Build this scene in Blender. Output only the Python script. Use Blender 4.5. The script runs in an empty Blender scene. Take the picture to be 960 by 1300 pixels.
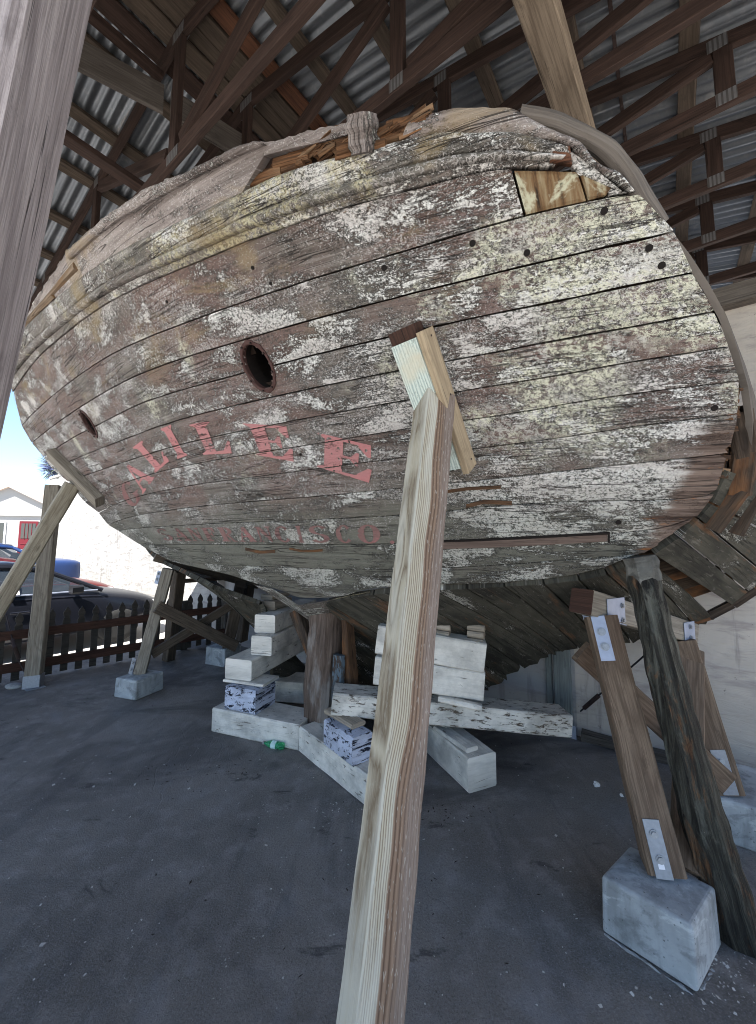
import bpy, bmesh, math, random
from mathutils import Vector, Matrix, noise as mnoise
random.seed(7)
scene = bpy.context.scene
COL = scene.collection
R_ = math.radians

# ------------------------------------------------------------------ camera frame (pixels of the 960x1300 photograph <-> metres)
F, CX, CY, PITCH, H = 500.0, 480.0, 640.0, R_(5.2), 1.6
EYE = Vector((0, 0, H))
YAW = math.atan2(370, 500)
U = Vector((-math.cos(YAW), math.sin(YAW), 0))      # athwartships, to the left and away
W = Vector((math.sin(YAW), math.cos(YAW), 0))       # along the shed, away
ZV = Vector((0, 0, 1))
def L(u, w, z): return U*u + W*w + ZV*z
def ray(x, y):
    cx = (x-CX)/F; cy = -(y-CY)/F
    return Vector((cx, math.cos(PITCH)-cy*math.sin(PITCH), math.sin(PITCH)+cy*math.cos(PITCH)))
def gz(x, y, z=0.0):
    d = ray(x, y); return EYE + d*((z-H)/d.z)
def gw(x, y, w):
    d = ray(x, y); return EYE + d*(w/d.dot(W))
def gu(x, y, u):
    d = ray(x, y); return EYE + d*(u/d.dot(U))
def gd(x, y, depth): return EYE + ray(x, y)*depth

# ------------------------------------------------------------------ node helper
class NB:
    def __init__(s, name):
        s.m = bpy.data.materials.new(name); s.m.use_nodes = True
        s.t = s.m.node_tree; s.t.nodes.clear()
        s.out = s.t.nodes.new('ShaderNodeOutputMaterial'); s.b = s.t.nodes.new('ShaderNodeBsdfPrincipled')
        s.t.links.new(s.b.outputs[0], s.out.inputs[0]); s.b.inputs['Roughness'].default_value = .8
        s.b.inputs['Specular IOR Level'].default_value = .25
    def new(s, ty, **kw):
        n = s.t.nodes.new(ty)
        for k, v in kw.items(): setattr(n, k, v)
        return n
    def put(s, sock, v):
        if isinstance(v, bpy.types.NodeSocket): s.t.links.new(v, sock)
        elif isinstance(v, (tuple, list)) and len(v) == 3 and sock.type == 'RGBA': sock.default_value = (*v, 1)
        else: sock.default_value = v
    def uv(s): return s.new('ShaderNodeUVMap').outputs[0]
    def obj(s): return s.new('ShaderNodeTexCoord').outputs['Object']
    def pos(s): return s.new('ShaderNodeNewGeometry').outputs['Position']
    def rnd(s): return s.new('ShaderNodeObjectInfo').outputs['Random']
    def attr(s, n): return s.new('ShaderNodeAttribute', attribute_name=n).outputs['Fac']
    def mapp(s, v, scale=(1,1,1), loc=(0,0,0), rot=(0,0,0)):
        n = s.new('ShaderNodeMapping'); s.put(n.inputs[0], v); s.put(n.inputs[3], scale); s.put(n.inputs[1], loc); s.put(n.inputs[2], rot)
        return n.outputs[0]
    def vadd(s, a, b):
        n = s.new('ShaderNodeVectorMath', operation='ADD'); s.put(n.inputs[0], a); s.put(n.inputs[1], b); return n.outputs[0]
    def comb(s, x=0.0, y=0.0, z=0.0):
        n = s.new('ShaderNodeCombineXYZ'); s.put(n.inputs[0], x); s.put(n.inputs[1], y); s.put(n.inputs[2], z); return n.outputs[0]
    def sep(s, v):
        n = s.new('ShaderNodeSeparateXYZ'); s.put(n.inputs[0], v); return n.outputs
    def noise(s, v, scale=5.0, detail=4.0, rough=.55, dist=0.0):
        n = s.new('ShaderNodeTexNoise'); s.put(n.inputs['Vector'], v); s.put(n.inputs['Scale'], scale); s.put(n.inputs['Detail'], detail)
        s.put(n.inputs['Roughness'], rough); s.put(n.inputs['Distortion'], dist); return n.outputs[0]
    def voro(s, v, scale=5.0, feature='F1', out=0):
        n = s.new('ShaderNodeTexVoronoi', feature=feature); s.put(n.inputs['Vector'], v); s.put(n.inputs['Scale'], scale); return n.outputs[out]
    def math(s, op, a, b=0.0, c=0.0, clamp=False):
        n = s.new('ShaderNodeMath', operation=op, use_clamp=clamp); s.put(n.inputs[0], a); s.put(n.inputs[1], b); s.put(n.inputs[2], c); return n.outputs[0]
    def step(s, v, a, b):                      # smooth 0..1 between a and b
        n = s.new('ShaderNodeMapRange', interpolation_type='SMOOTHSTEP'); s.put(n.inputs[0], v); s.put(n.inputs[1], a); s.put(n.inputs[2], b); return n.outputs[0]
    def mix(s, f, a, b, mode='MIX'):
        n = s.new('ShaderNodeMix', data_type='RGBA', blend_type=mode); s.put(n.inputs[0], f); s.put(n.inputs[6], a); s.put(n.inputs[7], b); return n.outputs[2]
    def ramp(s, f, stops, interp='LINEAR'):
        n = s.new('ShaderNodeValToRGB'); r = n.color_ramp; r.interpolation = interp
        while len(r.elements) < len(stops): r.elements.new(.5)
        for e, (p, c) in zip(r.elements, stops): e.position = p; e.color = (*c, 1)
        s.put(n.inputs[0], f); return n.outputs[0]
    def bump(s, h, strength=.4, dist=.01):
        n = s.new('ShaderNodeBump'); s.put(n.inputs['Height'], h); n.inputs['Strength'].default_value = strength; n.inputs['Distance'].default_value = dist
        s.put(s.b.inputs['Normal'], n.outputs[0])
    def done(s, col, rough=None, metal=None):
        s.put(s.b.inputs['Base Color'], col)
        if rough is not None: s.put(s.b.inputs['Roughness'], rough)
        if metal is not None: s.put(s.b.inputs['Metallic'], metal)
        return s.m

def flat(name, col, rough=.6, metal=0.0, spec=None, var=.12, scale=20):
    n = NB(name); f = n.noise(n.obj(), scale, 5)
    c = n.mix(f, tuple(v*(1-var) for v in col), tuple(min(1, v*(1+var)) for v in col))
    if spec is not None: n.b.inputs['Specular IOR Level'].default_value = spec
    return n.done(c, rough, metal)

def wood(name, light, dark, fibre=.35, rings=9.0, stain=None, stain_amt=.35, knot=True, rough=.82, ycross=9.0, blotch=.3, bump=.35):
    """Timber: contour lines of a noise field stretched along the grain (UV x = metres along, y = metres across)."""
    n = NB(name); r = n.math('MULTIPLY', n.rnd(), 37.0)
    v = n.vadd(n.uv(), n.comb(r, n.math('MULTIPLY', r, 1.7), r))
    f = n.noise(n.mapp(v, (.9, ycross, 1)), 1.0, 2.0, .5, .35)
    if knot:
        k = n.voro(n.mapp(v, (1.5, 7.0, 1)), 1.0)
        kk = n.math('SUBTRACT', 1.0, n.step(k, .02, .3))
        f = n.math('ADD', f, n.math('MULTIPLY', kk, .22))
    g = n.math('PINGPONG', n.math('MULTIPLY', f, rings*2), 1.0)
    g = n.math('POWER', g, 1.6)
    fb = n.noise(n.mapp(v, (5, 260, 1)), 1.0, 3.0, .6)
    fm = n.noise(n.mapp(v, (3.5, 85, 1), (1, 6, 2)), 1.0, 5.0, .7)
    c = n.mix(n.math('MULTIPLY', g, .62), light, dark)
    c = n.mix(n.math('MULTIPLY', n.step(fm, .44, .62), .55), c, tuple(.8*v_ for v_ in dark))
    c = n.mix(n.math('MULTIPLY', n.step(fm, .46, .34), .35), c, tuple(min(1, 1.2*v_) for v_ in light))
    c = n.mix(n.math('MULTIPLY', n.step(fb, .4, .7), fibre), c, dark)
    dt = n.noise(n.mapp(v, (6, 16, 1), (8, 3, 1)), 1.0, 7.0, .72)
    c = n.mix(n.math('MULTIPLY', n.step(dt, .54, .68), .5), c, tuple(.55*v_ for v_ in dark))
    bl = n.noise(n.mapp(v, (1.4, 4, 1)), 1.0, 4.0, .6)
    c = n.mix(n.math('MULTIPLY', n.step(bl, .35, .7), blotch), c, tuple(.45*(a+b)*.8 for a, b in zip(light, dark)))
    if knot: c = n.mix(n.math('MULTIPLY', n.math('SUBTRACT', 1.0, n.step(k, .03, .1)), .75), c, tuple(v_*.5 for v_ in dark))
    if stain: c = n.mix(n.math('MULTIPLY', n.step(n.noise(n.mapp(v, (.8, 2.5, 1), (5, 3, 1)), 1.6, 5, .65), .5, .62), stain_amt), c, stain)
    ck = n.noise(n.mapp(v, (.7, 34, 1), (9, 2, 0)), 1.0, 2.0, .5, .2)
    crack = n.math('SUBTRACT', 1.0, n.step(n.math('ABSOLUTE', n.math('SUBTRACT', ck, .5)), .0, .012))
    cm = n.math('MULTIPLY', crack, n.step(n.noise(n.mapp(v, (1.2, 5, 1)), 1.0, 1.0), .52, .6))
    c = n.mix(n.math('MULTIPLY', cm, .85), c, tuple(v_*.25 for v_ in dark))
    hgt = n.math('SUBTRACT', n.math('ADD', n.math('MULTIPLY', g, -.3), n.math('ADD', n.math('MULTIPLY', fb, .3), n.math('MULTIPLY', fm, .8))), n.math('MULTIPLY', cm, 1.2))
    n.bump(hgt, bump, .006)
    return n.done(c, rough)

# ------------------------------------------------------------------ object helpers
def tag(o, label=None, cat=None, group=None, kind=None):
    if label: o['label'] = label
    if cat: o['category'] = cat
    if group: o['group'] = group
    if kind: o['kind'] = kind
    return o
def thing(name, label, cat, loc, group=None):
    o = bpy.data.objects.new(name, None); COL.objects.link(o); o.location = loc; o.empty_display_size = .1
    return tag(o, label, cat, group)
def link(name, me, parent=None, loc=(0,0,0)):
    o = bpy.data.objects.new(name, me); COL.objects.link(o); o.parent = parent; o.location = loc
    return o
def root_loc(parent):
    p = Vector((0,0,0))
    while parent is not None: p += parent.location; parent = parent.parent
    return p
def mesh(name, verts, faces, mat, parent=None, uvs=None, origin=None, smooth=False, mats=None, midx=None, attr=None):
    """World-space verts -> object; verts kept relative to the thing's base."""
    o0 = root_loc(parent) if parent is not None else (Vector(origin) if origin is not None else Vector((0,0,0)))
    me = bpy.data.meshes.new(name); me.from_pydata([tuple(Vector(v)-o0) for v in verts], [], faces)
    for m_ in (mats or [mat]): me.materials.append(m_)
    if uvs is not None:
        lay = me.uv_layers.new(name='UVMap')
        for poly in me.polygons:
            for li in poly.loop_indices: lay.data[li].uv = uvs[me.loops[li].vertex_index] if len(uvs) == len(verts) else uvs[li]
    if midx is not None:
        for p, i in zip(me.polygons, midx): p.material_index = i
    if attr:
        for an, vals in attr.items():
            a = me.attributes.new(an, 'FLOAT', 'POINT')
            for i, v in enumerate(vals): a.data[i].value = v
    if smooth:
        for p in me.polygons: p.use_smooth = True
    me.update()
    return link(name, me, parent, (0,0,0) if parent is not None else o0)

class MB:
    """Collects loops with UVs per face; builds one mesh."""
    def __init__(s): s.v = []; s.f = []; s.uv = []; s.mi = []
    def quad(s, pts, uvs, mi=0):
        i = len(s.v); s.v += [Vector(p) for p in pts]; s.f.append(tuple(range(i, i+len(pts)))); s.uv += list(uvs); s.mi.append(mi)
    def grid(s, P, T, mi=0):
        """P[i][j] points, T[i][j] uvs"""
        i0 = len(s.v); m = len(P[0])
        for row in P: s.v += [Vector(p) for p in row]
        for i in range(len(P)-1):
            for j in range(m-1):
                s.f.append((i0+i*m+j, i0+(i+1)*m+j, i0+(i+1)*m+j+1, i0+i*m+j+1)); s.uv += [T[i][j], T[i+1][j], T[i+1][j+1], T[i][j+1]]; s.mi.append(mi)
    def beam(s, p0, p1, w, h, side=None, ch=.006, seg=1, jit=0.0, w1=None, h1=None, mi=0, endmi=None, bend=None):
        """Chamfered timber from p0 to p1; w across `side`, h across the other way."""
        p0 = Vector(p0); p1 = Vector(p1); ax = (p1-p0); ln = ax.length; ax.normalize()
        sd = Vector(side) if side is not None else (ax.cross(ZV) if abs(ax.z) < .95 else Vector((1,0,0)))
        sd = (sd - ax*sd.dot(ax)).normalized(); up = ax.cross(sd).normalized()
        w1 = w if w1 is None else w1; h1 = h if h1 is None else h1
        rows = []; T = []; off = random.random()*9
        for k in range(seg+1):
            t = k/seg; a = w + (w1-w)*t; b = h + (h1-h)*t; c = min(ch, a*.3, b*.3)
            prof = [(-a/2+c, -b/2), (a/2-c, -b/2), (a/2, -b/2+c), (a/2, b/2-c), (a/2-c, b/2), (-a/2+c, b/2), (-a/2, b/2-c), (-a/2, -b/2+c)]
            ctr = p0 + ax*ln*t
            if bend: ctr = ctr + Vector(bend)*(4*t*(1-t))
            row = []; tv = []; per = 0.0; last = None
            for (x, y) in prof + [prof[0]]:
                if last: per += math.hypot(x-last[0], y-last[1])
                last = (x, y); row.append(ctr + sd*x + up*y); tv.append((ln*t, per+off))
            rows.append(row); T.append(tv)
        if jit:
            for k, row in enumerate(rows):
                for j in range(8):
                    d = (row[j]-(p0+ax*ln*k/seg)).normalized(); nz = mnoise.noise(Vector((k*.31+off*7, j*.9, off)))
                    row[j] = row[j] + d*nz*jit
                row[8] = row[0]
        # shared-vertex tube
        i0 = len(s.v); m = 8
        for row in rows: s.v += row[:8]
        for k in range(seg):
            for j in range(8):
                a_ = i0+k*m+j; b_ = i0+k*m+(j+1) % 8
                s.f.append((a_, b_, b_+m, a_+m)); s.uv += [T[k][j], T[k][j+1], T[k+1][j+1], T[k+1][j]]; s.mi.append(mi)
        e = mi if endmi is None else endmi
        for k, rev in ((0, True), (seg, False)):
            idx = [i0+k*m+j for j in range(8)]
            loc = [((s.v[q]-p0).dot(sd)+off, (s.v[q]-p0).dot(up)+off) for q in idx]
            if rev: idx = idx[::-1]; loc = loc[::-1]
            s.f.append(tuple(idx)); s.uv += [(a_*.25, b_) for a_, b_ in loc]; s.mi.append(e)
        return s
    def tube(s, pts, r, n=8, mi=0, caps=True, r1=None):
        pts = [Vector(p) for p in pts]; i0 = len(s.v); ln = 0
        for k, p in enumerate(pts):
            t = (pts[min(k+1, len(pts)-1)]-pts[max(k-1, 0)]).normalized()
            a = t.cross(ZV) if abs(t.z) < .9 else t.cross(Vector((1,0,0)))
            a.normalize(); b = t.cross(a); rr = r if r1 is None else r+(r1-r)*k/(len(pts)-1)
            for j in range(n): s.v.append(p + a*math.cos(2*math.pi*j/n)*rr + b*math.sin(2*math.pi*j/n)*rr)
        for k in range(len(pts)-1):
            l1 = ln + (pts[k+1]-pts[k]).length
            for j in range(n):
                a_ = i0+k*n+j; b_ = i0+k*n+(j+1) % n
                s.f.append((a_, b_, b_+n, a_+n)); s.uv += [(ln, j*.02), (ln, j*.02+.02), (l1, j*.02+.02), (l1, j*.02)]; s.mi.append(mi)
            ln = l1
        if caps:
            for k in (0, len(pts)-1):
                idx = [i0+k*n+j for j in range(n)]; s.f.append(tuple(idx if k else idx[::-1])); s.uv += [(.01*j, 0) for j in range(n)]; s.mi.append(mi)
        return s
    def prism(s, poly, d, mi=0):
        """closed 3-D outline extruded by vector d"""
        n = len(poly); i0 = len(s.v); d = Vector(d); poly = [Vector(p) for p in poly]
        s.v += poly + [p+d for p in poly]
        base = poly[0]; e1 = (poly[1]-poly[0]).normalized(); e2 = d.normalized().cross(e1)
        q = lambda p: ((p-base).dot(e1), (p-base).dot(e2))
        s.f.append(tuple(i0+i for i in range(n))[::-1]); s.uv += [q(p) for p in poly][::-1]; s.mi.append(mi)
        s.f.append(tuple(i0+n+i for i in range(n))); s.uv += [q(p) for p in poly]; s.mi.append(mi)
        per = 0
        for i in range(n):
            j = (i+1) % n; l_ = (poly[j]-poly[i]).length
            s.f.append((i0+i, i0+j, i0+n+j, i0+n+i)); s.uv += [(per, 0), (per+l_, 0), (per+l_, d.length), (per, d.length)]; s.mi.append(mi); per += l_
        return s
    def build(s, name, mats, parent=None, origin=None, smooth=False):
        mats = mats if isinstance(mats, (list, tuple)) else [mats]
        # make uv list per loop
        o0 = root_loc(parent) if parent is not None else (Vector(origin) if origin is not None else Vector((0,0,0)))
        me = bpy.data.meshes.new(name); me.from_pydata([tuple(v-o0) for v in s.v], [], s.f)
        for m_ in mats: me.materials.append(m_)
        lay = me.uv_layers.new(name='UVMap')
        for i, q in enumerate(s.uv): lay.data[i].uv = q
        for p, i in zip(me.polygons, s.mi):
            p.material_index = i
            if smooth: p.use_smooth = True
        me.update()
        bm = bmesh.new(); bm.from_mesh(me); bmesh.ops.recalc_face_normals(bm, faces=bm.faces); bm.to_mesh(me); bm.free()
        return link(name, me, parent, (0,0,0) if parent is not None else o0)

def dup(o, loc=None, parent=None):
    """a copy of an object with copies of its parts"""
    c = o.copy(); COL.objects.link(c); c.parent = parent if parent is not None else o.parent
    if loc is not None: c.location = loc
    for ch in list(o.children): dup(ch, parent=c)
    return c
def beam_obj(name, p0, p1, w, h, mat, parent=None, origin=None, **kw):
    return MB().beam(p0, p1, w, h, **kw).build(name, mat, parent, origin)
# ------------------------------------------------------------------ materials
M = {}
M['truss'] = wood('truss timber', (.066, .039, .030), (.023, .014, .011), rings=5, knot=False)
M['purlin'] = wood('purlin timber', (.125, .094, .07), (.055, .04, .03), rings=6)
M['oldboard'] = wood('grey board', (.16, .137, .118), (.08, .067, .057), rings=5, knot=False)
M['ridge_orange'] = wood('red brown board', (.15, .065, .035), (.07, .03, .018), rings=4, knot=False)
M['tie'] = wood('pale tie beam timber', (.26, .205, .15), (.10, .072, .05), rings=5, ycross=5)
M['grey_post'] = wood('silvered post timber', (.47, .42, .42), (.20, .17, .175), rings=5, ycross=6, fibre=.45, blotch=.35, bump=.8)
M['prop_wood'] = wood('treated prop timber', (.34, .305, .24), (.19, .155, .11), rings=7, ycross=8)
M['shore_wood'] = wood('brown shore timber', (.215, .155, .11), (.085, .056, .038), rings=11, ycross=7, stain=(.09, .055, .038), stain_amt=.45, fibre=.5, bump=.5)
M['pad_wood'] = wood('weathered pad timber', (.31, .275, .225), (.15, .125, .10), rings=8, ycross=8)
M['dark_shore'] = wood('dark shore timber', (.13, .10, .075), (.055, .042, .032), rings=6, knot=False)
M['fence_wood'] = wood('dark picket timber', (.065, .056, .048), (.028, .025, .022), rings=4, knot=False)
M['rail_wood'] = wood('red brown rail', (.085, .040, .028), (.035, .017, .012), rings=4, knot=False)
M['frame_wood'] = wood('rotting frame timber', (.085, .060, .043), (.018, .012, .009), rings=6, stain=(.21, .088, .032), stain_amt=.6, bump=.9)
M['rot'] = wood('rotten orange timber', (.21, .10, .045), (.020, .012, .008), rings=9, stain=(.30, .20, .12), stain_amt=.5, bump=.9)
M['rot_dark'] = wood('dark rotten timber', (.13, .07, .038), (.03, .018, .012), rings=7, stain=(.20, .085, .03), stain_amt=.5, bump=.9)
M['lath'] = wood('pale batten', (.46, .36, .24), (.27, .2, .13), rings=6, knot=False)
M['shim'] = wood('raw wedge timber', (.42, .36, .29), (.24, .2, .155), rings=6, knot=False)
M['end_dark'] = wood('stained end grain', (.075, .036, .025), (.03, .016, .012), rings=5, knot=False, ycross=40)

def front_prop_mat():
    n = NB('sapwood and heartwood prop'); v = n.uv(); s = n.sep(v)
    warp = n.noise(n.mapp(v, (1.3, .6, 1)), 1.0, 2.0, .5)                      # slow wander of the grain along the post
    k = n.voro(n.mapp(v, (1.05, 6.0, 1), (.55, .30, 0)), 1.0)
    kn = n.math('SUBTRACT', 1.0, n.step(k, .0, .42))
    face = n.attr('heart')
    gr = n.math('ADD', face, n.math('ADD', n.math('MULTIPLY', n.math('SUBTRACT', warp, .5), .5), n.math('MULTIPLY', kn, .15)))
    heart = n.step(gr, .29, .33)
    wob_ = n.math('MULTIPLY', n.noise(n.mapp(v, (7, 45, 1)), 1.0, 3), .030)
    gl = n.math('ADD', gr, wob_)
    sl = n.math('POWER', n.math('PINGPONG', n.math('MULTIPLY', gl, 44.0), 1.0), 1.5)
    gv = n.noise(n.mapp(v, (4, 210, 1)), 1.0, 4.0, .65)
    sap = n.mix(sl, (.46, .42, .33), (.175, .135, .09))
    sap = n.mix(n.math('MULTIPLY', n.step(n.noise(n.mapp(v, (1.4, 14, 1), (2, 2, 2)), 1.0, 3), .42, .62), .6), sap, (.53, .52, .46))
    hl = n.math('POWER', n.math('PINGPONG', n.math('MULTIPLY', gl, 24.0), 1.0), 1.6)
    hw = n.mix(hl, (.245, .165, .115), (.085, .052, .036))
    far = n.step(gr, .46, .64)
    hw = n.mix(n.math('MULTIPLY', far, .85), hw, n.mix(n.step(gv, .3, .7), (.275, .222, .19), (.135, .10, .083)))
    c = n.mix(heart, sap, hw)
    fleck = n.step(n.noise(n.mapp(v, (34, 210, 1)), 1.0, 2.0), .60, .68)
    c = n.mix(n.math('MULTIPLY', fleck, .35), c, (.56, .56, .50))
    c = n.mix(n.math('MULTIPLY', n.math('SUBTRACT', 1.0, n.step(k, .03, .12)), .75), c, (.12, .065, .04))
    c = n.mix(n.math('MULTIPLY', n.step(gv, .5, .72), .35), c, (.13, .10, .075))
    bl = n.noise(n.mapp(v, (2.5, 9, 1), (8, 1, 2)), 1.0, 5, .65)
    c = n.mix(n.math('MULTIPLY', n.step(bl, .6, .75), .15), c, (.12, .105, .10))
    n.bump(n.math('ADD', n.math('MULTIPLY', sl, -.4), n.math('MULTIPLY', gv, 1.2)), .4, .004)
    return n.done(c, .75)
M['front_prop'] = front_prop_mat()

def treated_mat():
    n = NB('blue green treated timber'); v = n.uv(); s = n.sep(v)
    ln = n.math('PINGPONG', n.math('ADD', n.math('MULTIPLY', s[1], 150.0), n.math('MULTIPLY', n.noise(n.mapp(v, (2, 20, 1)), 1.0, 2), 4.0)), 1.0)
    inc = n.step(n.noise(n.mapp(v, (55, 190, 1)), 1.0, 1.5), .58, .66)
    c = n.mix(n.math('POWER', ln, 2.2), (.60, .66, .60), (.30, .38, .36))
    c = n.mix(n.math('MULTIPLY', inc, .7), c, (.23, .27, .24))
    c = n.mix(n.step(n.noise(v, 6.0, 3), .45, .75), c, (.58, .54, .42))
    n.bump(n.math('ADD', ln, n.math('MULTIPLY', inc, -1.0)), .3, .004)
    return n.done(c, .8)
M['treated'] = treated_mat()

def dark_pile_mat():
    n = NB('wet black pile timber'); v = n.uv()
    f = n.noise(n.mapp(v, (3.2, 42, 1)), 1.0, 7, .72, .7)
    b = n.noise(n.mapp(v, (3.0, 9, 1)), 1.0, 6, .68, .6)
    c = n.ramp(f, [(.32, (.010, .009, .008)), (.48, (.035, .033, .027)), (.58, (.085, .082, .066)), (.72, (.20, .195, .165))])
    o = n.step(n.noise(n.mapp(v, (1.8, 6, 1), (3, 1, 0)), 1.0, 6, .72, .6), .55, .64)
    c = n.mix(n.math('MULTIPLY', o, .85), c, n.mix(n.step(f, .35, .65), (.06, .025, .012), (.26, .135, .065)))
    c = n.mix(n.step(b, .56, .64), c, (.010, .009, .008))
    g_ = n.step(n.noise(n.mapp(v, (4, 10, 1), (7, 7, 0)), 1.0, 6, .7), .55, .66)
    c = n.mix(n.math('MULTIPLY', g_, .5), c, (.16, .165, .14))
    w_ = n.step(n.noise(n.mapp(v, (24, 70, 1)), 1.0, 4, .7), .70, .74)
    c = n.mix(n.math('MULTIPLY', w_, .7), c, (.5, .47, .40))
    n.bump(n.math('ADD', n.math('MULTIPLY', f, 1.5), n.math('MULTIPLY', b, -.8)), 1.0, .03)
    return n.done(c, .7)
M['dark_pile'] = dark_pile_mat()

def hull_mat(name, zone):
    """Old ship's paint: maroon coat over grey wood, flaking to white primer, lichen and mould; UV = metres on the planking.
    zone: 'transom', 'rail', 'bead', 'bottom', 'letter'"""
    n = NB(name); v = n.uv(); pl = n.attr('plank')
    s = n.sep(v); x = s[0]; z = s[1]
    pv = n.vadd(v, n.comb(n.math('MULTIPLY', pl, 13.0), 0.0, n.math('MULTIPLY', pl, 5.0)))
    big = n.noise(v, 1.3, 4, .6)
    med = n.noise(n.mapp(pv, (2.6, 5.5, 1)), 1.0, 5, .62, .4)
    med2 = n.noise(n.mapp(pv, (1.7, 7, 1), (4, 9, 3)), 1.0, 4, .6, .3)
    right = n.step(x, 2.2, .7)                      # flakes are drawn out along the grain to the right, curly to the left
    low = n.step(z, 1.98, 1.66)
    stretch = n.noise(n.mapp(pv, (13, 70, 1)), 1.0, 11, .76, .9)
    curly = n.noise(n.mapp(pv, (34, 46, 1)), 1.0, 10, .70, 2.0)
    fine = n.noise(n.mapp(pv, (95, 130, 1)), 1.0, 5, .75, .4)
    speck = n.noise(n.mapp(pv, (70, 95, 1), (6, 2, 4)), 1.0, 6, .8, .8)
    fl = n.math('ADD', n.math('MULTIPLY', stretch, right), n.math('MULTIPLY', curly, n.math('SUBTRACT', 1.0, right)))
    fl = n.math('ADD', n.math('MULTIPLY', fl, .60), n.math('MULTIPLY', fine, .40))
    grain = n.noise(n.mapp(pv, (2.6, 120, 1)), 1.0, 5, .7, .3)
    gr2 = n.noise(n.mapp(pv, (1.2, 22, 1), (3, 3, 3)), 1.0, 4, .6, .5)
    maroon = n.mix(grain, (.222, .150, .126), (.082, .053, .044))
    maroon = n.mix(n.math('MULTIPLY', n.step(gr2, .44, .68), .55), maroon, (.225, .168, .156))
    maroon = n.mix(n.math('MULTIPLY', n.step(speck, .54, .60), .55), maroon, (.030, .021, .018))
    dk = n.noise(n.mapp(pv, (5, 44, 1), (8, 8, 2)), 1.0, 9, .74, .7)
    maroon = n.mix(n.math('MULTIPLY', n.step(dk, .56, .61), .6), maroon, (.024, .019, .017))
    greyw = n.ramp(n.math('ADD', n.math('MULTIPLY', grain, .6), n.math('MULTIPLY', gr2, .4)), [(.3, (.035, .032, .027)), (.48, (.125, .115, .10)), (.62, (.29, .268, .24)), (.78, (.43, .40, .37))])
    green = n.mix(fine, (.06, .063, .05), (.26, .26, .215))
    green = n.mix(n.math('MULTIPLY', n.step(gr2, .5, .6), .55), green, (.055, .055, .044))
    base = n.mix(n.math('MULTIPLY', n.step(n.math('ADD', big, n.math('MULTIPLY', pl, .16)), .50, .68), .75), maroon, greyw)
    base = n.mix(n.math('MULTIPLY', low, .8), base, green)
    if zone == 'bottom':
        base = n.mix(n.step(med, .3, .7), (.030, .028, .022), (.095, .088, .068))
        base = n.mix(n.math('MULTIPLY', n.step(gr2, .5, .62), .5), base, (.016, .015, .012))
        base = n.mix(n.math('MULTIPLY', n.step(n.noise(n.mapp(pv, (1.2, 7, 1)), 1.2, 5, .65), .57, .66), .7), base, (.17, .085, .042))
    if zone == 'bead':
        base = n.mix(n.step(med, .4, .6), greyw, n.mix(.5, maroon, (.34, .30, .27)))
    if zone == 'rail':
        rw = n.mix(n.step(n.math('ADD', n.math('MULTIPLY', grain, .5), n.math('MULTIPLY', gr2, .5)), .36, .62), (.13, .105, .095), (.33, .285, .262))
        base = n.mix(n.math('MULTIPLY', n.step(med, .4, .65), .45), rw, (.22, .178, .165))
        base = n.mix(n.math('MULTIPLY', n.step(med2, .58, .66), .4), base, (.24, .16, .10))
    if zone == 'letter':
        base = n.mix(fine, (.42, .155, .155), (.54, .245, .235))
        base = n.mix(n.math('MULTIPLY', n.step(med, .45, .6), .4), base, (.42, .23, .22))
    if zone == 'faint':
        base = n.mix(n.step(n.math('ADD', n.math('MULTIPLY', med, .5), n.math('MULTIPLY', fine, .5)), .36, .46), (.38, .165, .16), n.mix(.3, (.27, .125, .12), base))
    # flaking to pale primer
    thr = n.math('ADD', .543, n.math('MULTIPLY', n.math('SUBTRACT', med, .5), -.9))
    thr = n.math('ADD', thr, n.math('MULTIPLY', n.math('SUBTRACT', med2, .5), -.30))
    thr = n.math('ADD', thr, n.math('MULTIPLY', n.math('SUBTRACT', pl, .5), .05))
    thr = n.math('ADD', thr, {'letter': .165, 'faint': .13, 'rail': .10, 'bottom': .13}.get(zone, 0.0))
    thr = n.math('SUBTRACT', thr, n.math('MULTIPLY', right, .035))
    thr = n.math('SUBTRACT', thr, n.math('MULTIPLY', n.math('MULTIPLY', n.step(x, 1.2, .5), n.math('MULTIPLY', n.step(z, 2.15, 1.95), n.step(z, 1.5, 1.65))), {'transom': .015}.get(zone, 0.0)))
    if zone == 'transom': thr = n.math('ADD', thr, n.math('MULTIPLY', n.math('MULTIPLY', n.step(z, 2.755, 2.80), n.step(x, 1.75, 1.35)), .085))
    flake = n.step(fl, thr, n.math('ADD', thr, .03))
    edge = n.math('MULTIPLY', n.step(fl, n.math('SUBTRACT', thr, .075), n.math('SUBTRACT', thr, .01)), n.math('SUBTRACT', 1.0, flake))
    prim = n.mix(n.step(fine, .35, .62), (.36, .34, .32), (.78, .765, .725))
    prim = n.mix(n.math('MULTIPLY', n.step(med2, .45, .6), .5), prim, (.50, .44, .41))
    prim = n.mix(n.math('MULTIPLY', low, .6), prim, (.38, .38, .33))
    mould = n.math('MULTIPLY', n.step(speck, .505, .555), n.step(n.noise(pv, 4.5, 4, .65), .36, .52))
    prim = n.mix(n.math('MULTIPLY', mould, .9), prim, (.04, .041, .033))
    bare = n.step(n.noise(n.mapp(pv, (11, 34, 1), (3, 7, 2)), 1.0, 9, .74, .8), .575, .61)
    c = n.mix(n.math('MULTIPLY', edge, .78), base, (.024, .020, .017))
    c = n.mix(n.math('MULTIPLY', bare, .0 if zone in ('letter', 'faint') else .6), c, greyw)
    scr = n.math('MULTIPLY', n.step(n.math('ADD', n.math('MULTIPLY', n.noise(n.mapp(pv, (60, 85, 1), (3, 3, 9)), 1.0, 8, .72, 2.2), .75), n.math('MULTIPLY', med2, .25)), .535, .57), n.step(z, 1.5, 1.75))
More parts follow.
